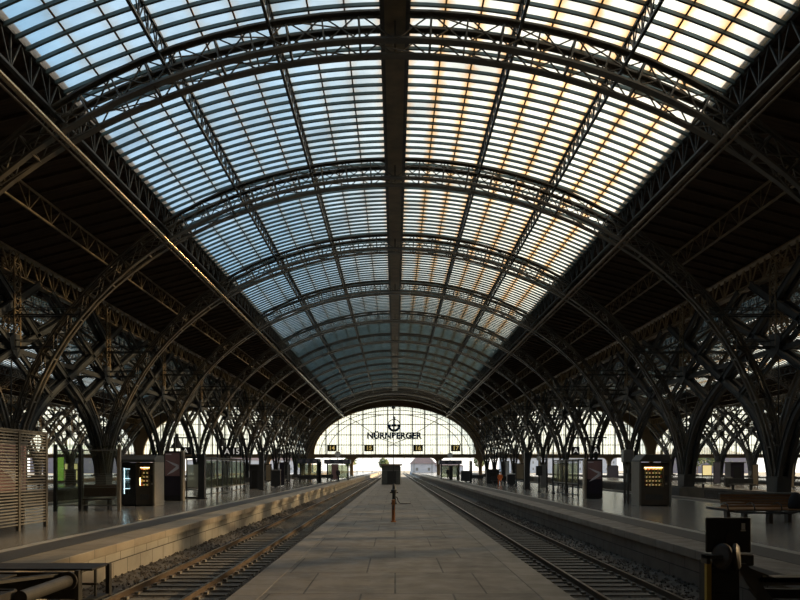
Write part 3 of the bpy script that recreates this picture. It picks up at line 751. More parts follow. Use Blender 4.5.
# right machine
XR, YR2 = PX(641, 35), 35.0
r = thing('vending_machine', 'lone snack vending machine with chamfered hood on the right platform', 'vending machine', (XR, YR2, 0))
cabinet(r, 0, 1.30, 2.0, .9); g = snack_front(r, 0, 1.30)
for x in (-.10, 1.30): box_obj('side_panel', M['machine_side'], r, x, x + .10, -.05, 1.12, 0, 2.05, bevel=.015)
mb = MB(); mb.prism([(-.10, 2.05), (1.40, 2.05), (1.40, 2.10), (1.18, 2.36), (.12, 2.36), (-.10, 2.10)], -.18, 1.12, 'XZ'); mb.obj('hood', M['hood'], r, bevel=.02)
products(XR + g[0], XR + g[1], g[2], YR2 + .14, 'small snack packet on the shelves of the right vending machine', 'snacks in the right machine', SN, .135)
# left double machine
XL, YL = PX(122, 35), 35.0
r = thing('vending_unit', 'double drinks and snack vending unit under one hood on the left platform', 'vending machine', (XL, YL, 0))
cabinet(r, 0, .62, 2.0, .9); cabinet(r, .64, 1.52, 2.0, .9)
mb = MB(); mb.box(0, .05, 0, .06, .05, 1.92); mb.box(.37, .62, 0, .06, .05, 1.92); mb.box(.05, .37, 0, .06, .05, .52); mb.box(.05, .37, 0, .06, 1.78, 1.92)
d = mb.obj('drinks_door', M['charcoal'], r); box_obj('window', M['glass'], d, .05, .37, .02, .03, .52, 1.78, bevel=0); box_obj('keypad', M['black'], d, .43, .55, -.012, 0, 1.0, 1.3)
box_obj('lamp_tube', M['coollamp'], r, .07, .09, .07, .10, .56, 1.75, bevel=0); [box_obj('lamp_tube', M['coollamp'], r, .07, .35, .07, .09, z, z + .018, bevel=0) for z in (.79, 1.25, 1.70)]  # upright cool tube; the level strips are added to brighten the bottles
g = snack_front(r, .64, 1.52)
box_obj('lamp_tube', M['warmlamp'], r, g[0] + .0, g[0] + .02, .07, .10, .95, 1.3, bevel=0)
for x in (-.10, 1.52): box_obj('side_panel', M['silver'], r, x, x + .09, -.32, 1.1, 0, 2.02, bevel=.015)
mb = MB(); mb.prism([(-.32, 2.02), (1.1, 2.02), (1.1, 2.33), (.0, 2.33), (-.32, 2.14)], -.10, 1.61, 'YZ'); mb.obj('hood', M['hood'], r, bevel=.02)
products(XL + g[0] + .02, XL + g[1], g[2], YL + .14, 'small snack packet behind the warm lit window of the left vending unit', 'snacks in the left unit', SN, .125)
products(XL + .09, XL + .37, [.84, 1.06, 1.28, 1.50], YL + .14, 'drink bottle behind the cool lit window of the left vending unit', 'bottles in the left unit', BT, .09, True)
# ---------------- advertising pillars
def ad_pillar(x0, x1, y, z1, label, side, kind):
    r = thing('advertising_pillar', label, 'advertising display', (x0, y, 0)); w = x1 - x0
    box_obj('body', M['black'], r, 0, w, 0, .35, .05, z1, bevel=.01); box_obj('plinth', M['charcoal'], r, .04, w - .04, .03, .32, 0, .05)
    x = w if side > 0 else -.12
    box_obj('edge_post', M['silver'], r, x, x + .12, -.05, .4, 0, z1 + .03, bevel=.01)
    p = box_obj('poster', M['poster_purple'], r, .06, w - .06, -.012, 0, z1 * .5, z1 - .1, bevel=0)
    mb = MB(); zt = z1 - .12
    for q in ([(.08, zt - .35), (w - .1, zt - .62), (w - .1, zt - .78), (w * .5, zt - .6)], [(w - .12, zt - .6), (.35, zt - .95), (.15, zt - 1.15), (.5, zt - 1.0), (w - .1, zt - .8)]): mb.prism(q, -.016, -.013, 'XZ')
    mb.box(.1, .4, -.016, -.013, zt - .08, zt - .03); mb.obj('picture', M['poster_white'], p)
    box_obj('lower_poster', M['poster_dark'], r, .06, w - .06, -.012, 0, .3, z1 * .5 - .02, bevel=0)
ad_pillar(-12.25, -11.35, 40.3, 2.65, 'advertising pillar with plum poster beside the left vending unit', 1, 0)
ad_pillar(10.8, 11.72, 42.9, 2.25, 'advertising pillar with dark poster left of the grey box post', -1, 0)
# ---------------- hanging and standing signs
def platform_sign(body, x, y, z, w, h, label, hang=True):
    r = thing('platform_sign', label, 'sign', (x, y, z))
    box_obj('board', M['black'], r, -w / 2, w / 2, -.08, .08, -h / 2, h / 2, bevel=.015)
    text_mesh(body, h * .92, M['letter'], 'lettering', r, (0, -.09, -.01), ext=.005)
    for sx in (-.35, .35): box_obj('bracket', M['charcoal'], r, w * sx - .02, w * sx + .02, -.02, .02, h / 2, h / 2 + .5, bevel=0)
    mb = MB(); mb.box(-w / 2 - .4, w / 2 + .4, -.04, .04, h / 2 + .5, h / 2 + .58); mb.box(-w / 2 - .4, -w / 2 - .3, -.05, .05, -z, h / 2 + .58)
    mb.obj('gantry', M['charcoal'], r)
platform_sign('A 15', -10.7, 50, 2.83, 1.25, .56, 'black hanging sign reading A 15 above the left glass screen')
platform_sign('A', PX(186, 44), 44, 2.75, .62, .42, 'small black sign reading A right of the left advertising pillar')
platform_sign('A', PX(575.5, 47), 47, 2.82, .48, .50, 'black sign reading A over the right glass screen')
platform_sign('A', PX(595.5, 46), 46, 2.80, .55, .50, 'black sign reading A above the right advertising pillar')
# ---------------- steel pillars
def pillar(x, y, z, w, label):
    r = thing('square_pillar', label, 'pillar', (x, y, 0))
    box_obj('shaft', M['charcoal'], r, -w / 2, w / 2, -w / 2, w / 2, .05, z, bevel=.02); box_obj('base', M['black'], r, -w / 2 - .08, w / 2 + .08, -w / 2 - .08, w / 2 + .08, 0, .06)
    box_obj('cap', M['charcoal'], r, -w / 2 - .02, w / 2 + .02, -w / 2 - .02, w / 2 + .02, z, z + .04)
pillar(PX(202, 42.9), 42.9, 2.5, .36, 'dark square pillar standing before the long left glass screen')
pillar(PX(261.5, 60), 60, 2.95, .36, 'dark square pillar beyond the long left glass screen')
pillar(PX(527, 62), 62, 2.95, .42, 'dark square pillar left of the glass screen on the right platform')
# panel unit behind the near pillar
r = thing('information_panel', 'frosted glass information panel between the advertising pillar and the dark pillar', 'panel', (PX(186, 44), 44, 0))
box_obj('frame', M['charcoal'], r, 0, .06, 0, .1, 0, 2.3); box_obj('frame', M['charcoal'], r, .74, .8, 0, .1, 0, 2.3); box_obj('head', M['charcoal'], r, -.3, .9, -.1, .2, 2.3, 2.42)
box_obj('pane', M['frost'], r, .06, .74, .04, .06, .65, 1.95, bevel=0); box_obj('foot_rail', M['charcoal'], r, -.1, .85, -.05, .15, 0, .08)
# ---------------- long glass screens
def glass_screen(name, label, x, y0, y1, h, low, sx=1):
    r = thing(name, label, 'screen', (x, y0, 0)); L = y1 - y0; n = max(2, round(L / 1.5))
    for k in range(n + 1):
        y = k * L / n; box_obj('post', M['charcoal'], r, -.04, .04, y - .05, y + .05, 0, h)
    for k in range(n):
        box_obj('pane', M['glass_tint'], r, -.008, .008, k * L / n + .06, (k + 1) * L / n - .06, low, h - .15, bevel=0)
    mb = MB(); mb.box(-.03, .03, 0, L, h - .12, h - .05); mb.box(-.03, .03, 0, L, low - .06, low); mb.box(-.03, .03, 0, L, .12, .18); mb.obj('rail', M['grey'], r)
    mb = MB(); mb.box(-.9 * sx if sx > 0 else 0, 0 if sx > 0 else .9, 0, L, h, h + .08); mb.obj('roof', M['charcoal'], r, bevel=.01)
M['glass_tint'] = glassy('greenish_pane', (.62, .66, .55), trans=.22, tcol=(.8, .82, .7), gloss=1)
glass_screen('glass_screen', 'long row of glass panes with dark posts under the A 15 sign', -11.45, 45.9, 57.8, 2.35, .55)
glass_screen('glass_screen', 'row of glass panes with dark posts on the right platform', 10.75, 44.6, 51.5, 2.2, .85, -1)
for k, (px, y, z, lab) in enumerate(((539, 56, 3.1, 'tall dark post with small boxes left of the right glass screen'), (547, 54.5, 2.9, 'slim dark post next to the right glass screen'), (553, 52.5, 3.0, 'dark post at the far corner of the right glass screen'), (244, 58.5, 2.6, 'slim post at the end of the long left glass screen'))):
    r = thing('service_post', lab, 'post', (PX(px, y), y, 0))
    mb = MB(); mb.tube([(0, 0, 0), (0, 0, z)], .06, 10); mb.obj('pole', M['charcoal'], r, smooth=True)
    if k == 0:
        box_obj('box', M['charcoal'], r, -.22, .22, -.12, .12, 1.2, 1.9); box_obj('box', M['grey'], r, .1, .5, -.1, .1, .3, 2.0); box_obj('box', M['white'], r, -.2, .1, -.16, -.12, 2.3, 2.6)
    box_obj('base', M['black'], r, -.12, .12, -.12, .12, 0, .05)
# grey box post
r = thing('box_post', 'grey signal box on two slim posts left of the right vending machine', 'post', (PX(626.5, 38), 38, 0))
for x in (-.09, .09): mb = MB(); mb.tube([(x, 0, 0), (x, 0, 2.1)], .055, 10); mb.obj('post', M['beam'], r, smooth=True)
box_obj('box', M['grey'], r, -.18, .32, -.16, .16, 2.03, 2.66, bevel=.02); box_obj('side_plate', M['white'], r, -.22, -.18, -.18, .18, 2.05, 2.64)
# ---------------- wooden bench, right
r = thing('platform_bench', 'long double wooden slat bench with looped dark armrests on the right platform', 'bench', (11.62, 24.3, 0))
for k in range(4):
    for s, dy in ((-1, -.32), (1, .32)):
        pass
mb = MB()
for k in range(5): mb.box(-1.25, 1.25, -.62 + k * .105, -.62 + k * .105 + .085, .43, .465)
mb.obj('seat', M['wood'], r, bevel=.008)
mb = MB()
for k in range(5): mb.box(-1.25, 1.25, .12 + k * .105, .12 + k * .105 + .085, .43, .465)
mb.obj('seat', M['wood'], r, bevel=.008)
mb = MB()
for k in range(5): mb.box(-1.25, 1.15, -.09 + k * .008, -.06 + k * .008, .50 + k * .085, .57 + k * .085)
mb.obj('backrest', M['wood'], r, bevel=.006)
mb = MB(); mb.box(-1.27, 1.17, -.1, .04, .915, .955); mb.obj('top_rail', M['grey'], r, bevel=.01)
ring = [(1.62 * math.cos(a), .80 * math.sin(a), .36 + .13 * abs(math.cos(a)) ** 3) for a in [2 * PI * k / 48 for k in range(49)]]
mb = MB(); mb.tube(ring, .035, 8, cap=False); mb.obj('frame', M['charcoal'], r, smooth=True)
for x in (-1.25, -.42, .42, 1.2):
    mb = MB(); mb.tube([(x, -.66, .42), (x, -.60, .60), (x, -.40, .66), (x, -.1, .60)], .02, 8); mb.obj('armrest', M['charcoal'], r, smooth=True)
for x in (-1.0, -.45, .35, .95):
    box_obj('leg', M['beam'], r, x - .06, x + .06, -.12, .12, 0, .40, bevel=.01)
    mb = MB(); mb.bar((x, -.7, .40), (x, .7, .40), .06, .05); mb.obj('bearer', M['charcoal'], r)
mb = MB(); mb.lathe([(.0, 0), (.20, .0), (.22, .1), (.20, .3), (.13, .42), (.10, .5), (.03, .52)], n=14); o = mb.obj('bag', M['cloth_dark'], smooth=True, loc=(12.62, 23.95, .467)); tag(o, 'dark bag standing on the wooden platform bench', 'bag')
# ---------------- right buffer stop
r = thing('buffer_stop', 'black and grey buffer stop with square board at the end of the right track', 'buffer stop', (4.8, 10.9, 0))
mb = MB(); mb.box(-.345, .305, -.02, .03, .54, 1.04); mb.obj('board', M['black'], r, bevel=.02)
mb = MB(); mb.box(.16, .21, -.03, -.02, .87, .96); mb.box(.15, .22, -.028, -.02, .845, .865); mb.obj('sticker', M['white'], r)
box_obj('bracket', M['darkbeam'], r, -.07, .06, -.06, -.02, .45, .84)
for x, t in ((-.17, .35), (.03, -.35)):
    mb = MB(); mb.lathe([(.02, -.05), (.15, -.045), (.185, -.02), (.185, .02), (.15, .045), (.02, .05)], n=28, axis='X'); o = mb.obj('disc', M['beam_dark'], r, smooth=False, loc=(x, -.15, .50)); o.rotation_euler = (0, t * .3, .45 if x < 0 else -.5)
mb = MB(); mb.box(-.42, -.13, -.22, -.02, .47, .52); mb.box(-.42, -.36, -.22, -.02, .40, .52); mb.obj('shelf_plate', M['beam_dark'], r, bevel=.006)
box_obj('housing', M['darkbeam'], r, .02, .30, -.12, .2, .36, .52, bevel=.02)
mb = MB(); mb.box(-.37, -.30, -.10, -.02, -.90, .43); mb.obj('yellow_post', M['yellow'], r, bevel=.006)
mb = MB(); mb.box(-.30, .12, -.05, .35, -.90, .40); mb.prism([(-.30, .32), (.0, .40), (.12, .40), (.12, .28)], -.10, -.05, 'XZ'); mb.box(-.3, .05, -.08, -.05, -.05, -.02); mb.box(-.3, .05, -.08, -.05, .24, .27); mb.obj('body', M['darkbeam'], r, bevel=.01)
mb = MB(); mb.prism([(.03, .40), (.17, .40), (.55, -.12), (.82, -.55), (.60, -.55)], -.16, -.08, 'XZ'); mb.obj('brace', M['beam'], r)
mb = MB(); mb.prism([(.16, .36), (.62, .18), (1.25, .20), (1.25, .10), (.30, .08), (.24, .16)], -.14, -.06, 'XZ'); mb.box(.3, 1.25, -.14, .12, .13, .20); mb.obj('cross_beam', M['beam'], r)
mb = MB()
for x, z in ((.40, .215), (.50, .205), (.42, .15), (.52, .145)): mb.lathe([(.018, 0), (.015, -.02), (.005, -.025)], (x, -.14, z), n=8, axis='Y')
mb.obj('rivet', M['darkbeam'], r)
mb = MB(); mb.prism([(.30, .02), (1.25, .0), (1.25, -.12), (.40, -.12)], .0, .1, 'XZ'); mb.obj('rear_beam', M['darkbeam'], r)
box_obj('foot_beam', M['darkbeam'], r, .6, 1.3, .0, 1.0, -.92, -.75); box_obj('foot_beam', M['darkbeam'], r, -1.1, -.30, .1, .3, -.92, -.70)
# ---------------- left buffer stop
r = thing('buffer_stop', 'heavy dark steel buffer frame with piston at the end of the left track', 'buffer stop', (-4.2, 10.6, 0))
mb = MB()
mb.box(-3.2, -.02, 0, .65, .315, .345); mb.box(-3.2, -.22, -.06, .0, -.07, .30); mb.box(-3.2, -.3, .05, .6, -.30, -.26)
mb.obj('cross_beam', M['darkbeam'], r, bevel=.008)
mb = MB(); mb.box(-.24, -.18, -.08, .05, -.09, .33); mb.box(-.05, .01, .55, .65, -.12, .345); mb.box(-.12, -.09, .3, .34, -.1, .33); mb.box(-.22, .0, .1, .13, .10, .13); mb.box(-.2, -.0, .02, .6, -.12, -.09); mb.obj('end_plate', M['beam_dark'], r, bevel=.006)
mb = MB(); mb.tube([(-.32, -.05, .19), (-.36, -1.35, .17)], .085, 20); mb.lathe([(.13, -.02), (.13, .03), (.10, .05)], (-.32, -.1, .19), n=20, axis='Y'); mb.obj('piston', M['beam_dark'], r, smooth=False)
mb = MB(); mb.box(-3.0, -.52, -1.75, -1.25, .215, .24); mb.box(-3.0, -.47, -1.27, -1.22, .20, .26); mb.box(-.52, -.46, -1.75, -1.22, -.3, .25); mb.box(-3.0, -.5, -1.30, -1.25, -.3, .1); mb.obj('piston_housing', M['darkbeam'], r, bevel=.008)
mb = MB(); mb.box(-3.0, -1.0, -.9, -.15, .27, .29); mb.prism([(-1.0, -.9), (-.45, -.1), (-.6, -.1), (-1.2, -.9)], .25, .29, 'XY'); mb.obj('cover_plate', M['beam_dark'], r)
mb = MB(); mb.box(-1.32, -1.24, -1.0, -.9, -.3, .86 - .2); mb.box(-2.6, -2.4, -1.5, .6, -.92, .2); mb.box(-.7, -.5, .0, .5, -.92, -.1); mb.obj('upright', M['darkbeam'], r, bevel=.006)
# ---------------- things on the middle platform
ZM = -.65
r = thing('hydrant_post', 'short orange brown post standing on the middle platform', 'post', (PX(393.4, 33.8), 33.8, ZM))
mb = MB(); mb.lathe([(.12, 0), (.12, .04), (.075, .05), (.075, .92), (.085, .93), (.085, .98), (.0, 1.02)], n=16); mb.obj('post', M['orange'], r, smooth=False)
mb = MB(); mb.box(-.03, .03, -.09, -.07, .55, .75); mb.obj('plate', M['beam'], r)
dP = DB(504, ZM)
r = thing('hand_pump', 'dark water stand with hoses behind the orange post on the middle platform', 'water stand', (PX(394, dP), dP, ZM))
mb = MB(); mb.lathe([(.22, 0), (.20, .1), (.13, .15), (.12, .7), (.2, .75), (.2, .95), (.12, 1.0), (.1, 1.25), (.05, 1.35)], n=14); mb.obj('body', M['charcoal'], r, smooth=False)
mb = MB(); mb.tube([(.1, 0, .5), (.22, 0, .42), (.28, -.1, .2), (.4, -.2, .04), (.8, -.1, .03), (1.1, .3, .03)], .03, 8); mb.obj('hose', M['black'], r, smooth=True)
mb = MB(); mb.box(-.28, .28, -.05, .05, .72, .80); mb.obj('handle', M['charcoal'], r)
dH = DB(484.5, ZM)
r = thing('platform_hut', 'small grey service hut with flat roof on the middle platform', 'hut', (PX(391, dH), dH, ZM))
box_obj('walls', M['hutwall'], r, -1.35, 1.35, 0, 2.4, 0, 2.75, bevel=.02); box_obj('roof', M['hutroof'], r, -1.6, 1.65, -.3, 2.6, 2.75, 2.98, bevel=.02)
box_obj('door', M['charcoal'], r, -.55, .75, -.03, 0, .1, 1.95); box_obj('side_board', M['white'], r, 1.35, 1.42, .1, 2.2, .1, 2.6); box_obj('band', M['grey'], r, -1.3, 1.3, -.03, 0, 1.98, 2.06)
r = thing('catenary_mast', 'tall slim dark mast rising before the hut on the middle platform', 'mast', (PX(393.4, dH - 4), dH - 4, ZM))
mb = MB(); mb.box(-.06, .06, -.08, .08, 0, 11.0); mb.obj('pole', M['steel'], r)
mb = MB(); mb.bar((-.9, 0, 5.6), (.9, 0, 5.6), .07, .07); mb.bar((-.7, 0, 5.4), (.7, 0, 5.9), .05, .05); mb.bar((-.7, 0, 5.9), (.7, 0, 5.4), .05, .05); mb.obj('cross_arm', M['steel'], r)
box_obj('cap', M['steel'], r, -.25, .25, -.15, .15, 10.7, 11.1)
# ---------------- far furniture on the platforms
def litter_bin(x, y, label, h=1.0, w=.55, top='grey'):
    r = thing('litter_bin', label, 'bin', (x, y, 0))
    box_obj('body', M['charcoal'], r, -w / 2, w / 2, -.2, .2, .08, h, bevel=.02); box_obj('lid', M[top], r, -w / 2 - .02, w / 2 + .02, -.22, .22, h, h + .12, bevel=.02); box_obj('foot', M['black'], r, -.15, .15, -.12, .12, 0, .08)
def board(x, y, w, z0, z1, m, label, name='timetable_board', legs=True):
    r = thing(name, label, 'board', (x, y, 0))
    box_obj('frame', M['charcoal'], r, -w / 2, w / 2, -.04, .06, z0, z1, bevel=.01); box_obj('sheet', m, r, -w / 2 + .07, w / 2 - .07, -.052, -.04, z0 + .07, z1 - .07, bevel=0)
    if z0 > .05:
        for s in (-1, 1): box_obj('leg', M['charcoal'], r, s * (w / 2 - .06) - .035, s * (w / 2 - .06) + .035, -.03, .03, 0, z0)
def far_bench(x, y, label, w=1.8, rz=0):
    r = thing('metal_bench', label, 'bench', (x, y, 0), rz)
    box_obj('seat', M['charcoal'], r, -w / 2, w / 2, -.25, .25, .42, .48); box_obj('backrest', M['charcoal'], r, -w / 2, w / 2, .2, .26, .5, .9)
    for s in (-1, 1): box_obj('leg', M['black'], r, s * w * .35 - .05, s * w * .35 + .05, -.15, .15, 0, .42)
def kiosk(x, y, w, h, dep, label, m='charcoal'):
    r = thing('platform_kiosk', label, 'kiosk', (x, y, 0))
    box_obj('walls', M[m], r, -w / 2, w / 2, 0, dep, 0, h, bevel=.02); box_obj('roof', M['hood'], r, -w / 2 - .12, w / 2 + .12, -.15, dep + .1, h, h + .12, bevel=.02); box_obj('door', M['black'], r, -w * .25, w * .25, -.03, 0, .05, h * .8)
def canopy(x0, x1, y, label, clock=True):
    r = thing('shelter_canopy', label, 'shelter', ((x0 + x1) / 2, y, 0)); w = x1 - x0
    mb = MB(); mb.prism([(-w / 2, 2.35), (w / 2, 2.35), (w / 2, 2.95), (-w / 2, 2.95)], 0, 3, 'XZ'); mb.obj('roof', M['navy'], r, bevel=.05)
    for k in range(3): box_obj('panel', M['lav'], r, -w / 2 + .2 + k * w / 3, -w / 2 + (k + .75) * w / 3, -.03, 0, 2.45, 2.82)
    for s in (-.4, .4): box_obj('post', M['charcoal'], r, s * w - .1, s * w + .1, 1.3, 1.6, 0, 2.35)
    box_obj('pane', M['glass_tint'], r, -.4 * w, .4 * w, 1.45, 1.47, .3, 2.2, bevel=0)
    if clock:
        mb = MB(); mb.lathe([(.42, 0), (.42, .15)], (0, 1.3, 3.75), n=20, axis='Y'); mb.obj('clock', M['white'], r); box_obj('clock_post', M['charcoal'], r, -.05, .05, 1.32, 1.42, 2.9, 3.4)
M['navy'] = mat('navy_fascia', (.03, .04, .06), (.045, .055, .08), rough=.4)
# left platform
kiosk(PX(254.5, 64), 64, .85, 1.95, .8, 'dark ticket machine left of the second dark pillar')
board(PX(268.5, 66), 66, .55, .6, 2.1, M['tan'], 'pale timetable board right of the second dark pillar')
litter_bin(PX(276, 70), 70, 'grey litter bin on the left platform beyond the pillars', 1.5, .85)
board(PX(282, 72), 72, .5, .1, 2.3, M['poster_dark'], 'tall dark display beyond the left litter bin')
board(PX(288.5, 76), 76, .35, .4, 2.1, M['grey'], 'narrow grey board on the distant left platform')
box = None
canopy(PX(297, 98), PX(318.5, 98), 98, 'dark flat shelter roof in the middle of the left platform', False)
canopy(PX(324, 108), PX(350, 108), 108, 'dark shelter with round clock on the distant left platform')
board(PX(319.5, 84), 84, .35, .05, 2.45, M['glass_tint'], 'glass wind panel on the distant left platform')
board(PX(335, 106), 106, 1.0, .1, 2.3, M['poster_purple'], 'dark red display under the distant left shelter')
far_bench(PX(305, 88), 88, 'dark bench below the first distant left shelter'); far_bench(PX(313, 92), 92, 'dark bench next to the glass wind panel on the left'); far_bench(PX(326, 97), 97, 'dark bench just left of the standing person')
# right platform
board(PX(520, 66), 66, .75, .75, 2.15, M['tan'], 'tan board beside the dark pillar on the right platform')
litter_bin(PX(511, 76), 76, 'light topped litter bin left of the tan board', 1.1, .75, 'white')
board(PX(507, 82), 82, .45, .3, 2.5, M['white'], 'slim white board behind the right litter bin')
kiosk(PX(493, 84), 84, 1.4, 1.5, .8, 'low dark grey cabinet on the distant right platform')
far_bench(PX(499, 78), 78, 'dark bench carrying the person in orange', 1.6)
far_bench(PX(478, 92), 92, 'dark bench on the distant right platform', 1.4)
litter_bin(PX(466, 96), 96, 'dark square bin on the distant right platform', 1.3, 1.3)
board(PX(471, 92), 92, .3, .05, 2.6, M['glass_tint'], 'glass wind panel on the distant right platform')
canopy(PX(439.5, 118), PX(462, 118), 118, 'dark blue shelter with round clock on the distant right platform')
kiosk(PX(451, 112), 112, .5, 2.0, .4, 'slim black machine before the distant right shelter')
kiosk(PX(458, 122), 122, .4, 1.9, .4, 'slim dark machine under the distant right shelter')
# ---------------- the neighbouring platforms
def on(px, y): return PX(px, y)
board(on(707, 84), 84, 1.1, .9, 2.1, M['yellow_light'], 'warm lit poster board on the next platform to the right')
board(on(717, 80), 80, .75, .1, 2.4, M['lav'], 'lavender panel on the next platform to the right')
board(on(692, 88), 88, .55, .2, 1.9, M['red'], 'red panel on the next platform to the right')
board(on(613, 130), 130, 1.9, .1, 2.2, M['lav'], 'broad lavender panel seen left of the grey box post')
kiosk(on(737.5, 84), 84, 1.5, 2.3, 1.5, 'black kiosk on the next platform to the right', 'poster_dark')
board(on(755, 70), 70, .6, .1, 2.1, M['tan'], 'tan panel right of the black kiosk'); board(on(789, 64), 64, .9, .1, 3.0, M['tan'], 'tall tan panel at the far right edge'); board(on(781, 66), 66, .45, .3, 2.6, M['red'], 'narrow red panel behind the nearest right columns')
far_bench(on(694, 64), 64, 'dark bench on the next platform between the column feet', 2.2); far_bench(on(742, 60), 60, 'dark bench in front of the black kiosk', 2.0)
litter_bin(on(728, 70), 70, 'round topped bin left of the black kiosk', .8, .6)
board(on(60, 84), 84, 1.0, .3, 3.0, M['green_light'], 'lit green poster on the next platform to the left')
board(on(66, 90), 90, .5, .3, 2.3, M['yellow_light'], 'small yellow lit panel beside the green poster')
board(on(76, 88), 88, .5, .3, 2.3, M['yellow_light'], 'yellow lit panel left of the orange one')
kiosk(on(69.5, 76), 76, .9, 1.5, .5, 'dark cabinet before the yellow lit panels')
board(on(98, 86), 86, .6, .5, 2.2, M['orange_light'], 'orange lit panel behind the left column feet')
kiosk(on(205, 150), 150, 3, 2.6, 2, 'pale grey cabin on the platform beyond the left columns', 'lav')
far_bench(on(30, 66), 66, 'dark bench on the next platform to the left', 2.2)
# ---------------- pendant lamps
for px, pz, d, lab in ((177, 444, 68, 'nearer'), (221.5, 443, 90, 'farther')):
    x = PX(px, d); z = 1.75 + (468 - pz) * d / F
    r = thing('pendant_lamp', '%s of two dark bell shaped lamps hanging at the left columns' % lab, 'lamp', (x, d, z))
    mb = MB(); mb.lathe([(.02, .95), (.10, .9), (.16, .45), (.34, .05), (.62, -.35), (.60, -.38), (.1, .0)], n=20); mb.obj('shade', M['darkbeam'], r, smooth=False)
    mb = MB(); mb.tube([(0, 0, .9), (0, 0, 13.5 - z)], .03, 6); mb.obj('cord', M['black'], r)
# ---------------- people
def person(name, label, joints, edges, radii, loc, rz, cloth, skin=None, hair=None, head=None):
    me = bpy.data.meshes.new('body'); me.from_pydata(joints, edges, [])
    o = bpy.data.objects.new(name, me); C.objects.link(o); o.location = loc; o.rotation_euler = (0, 0, rz)
    o.modifiers.new('skin', 'SKIN'); s = o.modifiers.new('sub', 'SUBSURF'); s.levels = 1; s.render_levels = 1
    for i, r in enumerate(radii): me.skin_vertices[0].data[i].radius = (r, r)
    me.skin_vertices[0].data[0].use_root = True
    me.materials.append(cloth); tag(o, label, 'person')
    hx, hy, hz = head
    mb = MB(); mb.lathe([(.0, -.13), (.05, -.12), (.075, -.05), (.085, .02), (.08, .08), (.05, .12), (.0, .13)], n=14); mb.tube([(0, 0, -.2), (0, 0, -.1)], .05, 10)
    mb.prism([(-.085, .0), (-.11, -.02), (-.085, -.035)], -.012, .012, 'YZ'); mb.obj('head', M['skin'], o, smooth=True, loc=head)
    mb = MB(); mb.lathe([(.09, .01), (.095, .06), (.07, .12), (.0, .145)], n=14); mb.obj('hair', M['cloth_dark'], o, smooth=True, loc=(hx, hy + .012, hz))
    return o
stand = [(0, 0, .95), (0, 0, 1.2), (0, 0, 1.43), (0, 0, 1.52), (.1, 0, .9), (.11, -.02, .5), (.11, 0, .09), (.12, -.14, .04), (-.1, 0, .9), (-.12, .04, .5), (-.12, .06, .09), (-.13, -.08, .04), (.19, 0, 1.40), (.25, .02, 1.12), (.25, -.08, .88), (.25, -.12, .80), (-.19, 0, 1.40), (-.25, .02, 1.12), (-.24, -.08, .88), (-.24, -.12, .80)]
se = [(0, 1), (1, 2), (2, 3), (0, 4), (4, 5), (5, 6), (6, 7), (0, 8), (8, 9), (9, 10), (10, 11), (2, 12), (12, 13), (13, 14), (14, 15), (2, 16), (16, 17), (17, 18), (18, 19)]
sr = [.15, .14, .14, .05, .095, .065, .045, .04, .095, .065, .045, .04, .065, .05, .035, .03, .065, .05, .035, .03]
person('person', 'person in dark clothes standing on the distant left platform', stand, se, sr, (PX(338, 95), 95, 0), .6, M['cloth_dark'], head=(0, -.02, 1.65))
person('person', 'person in dark clothes standing at the distant right shelter', stand, se, sr, (PX(448, 113), 113, 0), -.5, M['cloth_dark'], head=(0, -.02, 1.65))
sit = [(0, .05, .56), (0, .08, .8), (0, .05, 1.02), (0, .03, 1.12), (.1, -.05, .55), (.12, -.42, .52), (.12, -.44, .1), (.12, -.56, .04), (-.1, -.05, .55), (-.12, -.42, .52), (-.12, -.44, .1), (-.12, -.56, .04), (.19, .04, 1.0), (.25, -.02, .76), (.14, -.24, .66), (.08, -.30, .62), (-.19, .04, 1.0), (-.25, -.02, .76), (-.14, -.24, .66), (-.08, -.30, .62)]
person('person', 'person in an orange top sitting on the distant right platform', sit, se, sr, (PX(500, 78), 77.85, 0), -.3, M['cloth_orange'], head=(0, .0, 1.26))
# ---------------- outside
def house(x, y, w, d, h, rh, label, m='house'):
    r = thing('house', label, 'building', (x, y, -.92))
    box_obj('walls', M[m], r, -w / 2, w / 2, 0, d, 0, h, bevel=0)
    mb = MB(); mb.prism([(-w / 2 - .4, h), (w / 2 + .4, h), (w * .16, h + rh), (-w * .16, h + rh)], -.4, d + .4, 'XZ'); mb.obj('roof', M['roofred'], r)
    n = max(2, int(w / 3.5))
    for fz in range(max(1, int(h / 3.6))):
        for k in range(n): box_obj('window', M['grey'], r, -w / 2 + (k + .4) * w / n, -w / 2 + (k + .6) * w / n, -.05, 0, 1.6 + fz * 3.4, 2.8 + fz * 3.4, bevel=0)
house(PX(423, 300), 300, 9.5, 12, 4.4, 3.6, 'small pale house with grey hipped roof beyond the gable opening')
house(PX(445, 330), 330, 16, 10, 3.6, 1.8, 'long low pale shed right of the hipped roof house')
house(PX(250, 420), 420, 70, 15, 7, 3, 'long pale building far outside on the left')
house(PX(560, 400), 400, 60, 15, 8, 3, 'long pale building far outside on the right')
house(PX(700, 380), 380, 50, 15, 9, 4, 'large pale building outside beyond the right halls', 'lav')
house(PX(90, 380), 380, 60, 15, 8, 4, 'large pale building outside beyond the left halls', 'lav')
masts = [(342, 230), (357, 250), (363, 300), (372, 280), (380, 340), (404, 320), (414, 262), (432, 240), (441, 290), (470, 230), (330, 225), (322, 240), (505, 250), (560, 260), (610, 240), (280, 250), (220, 240), (160, 260), (680, 230), (730, 250)]
m0 = None
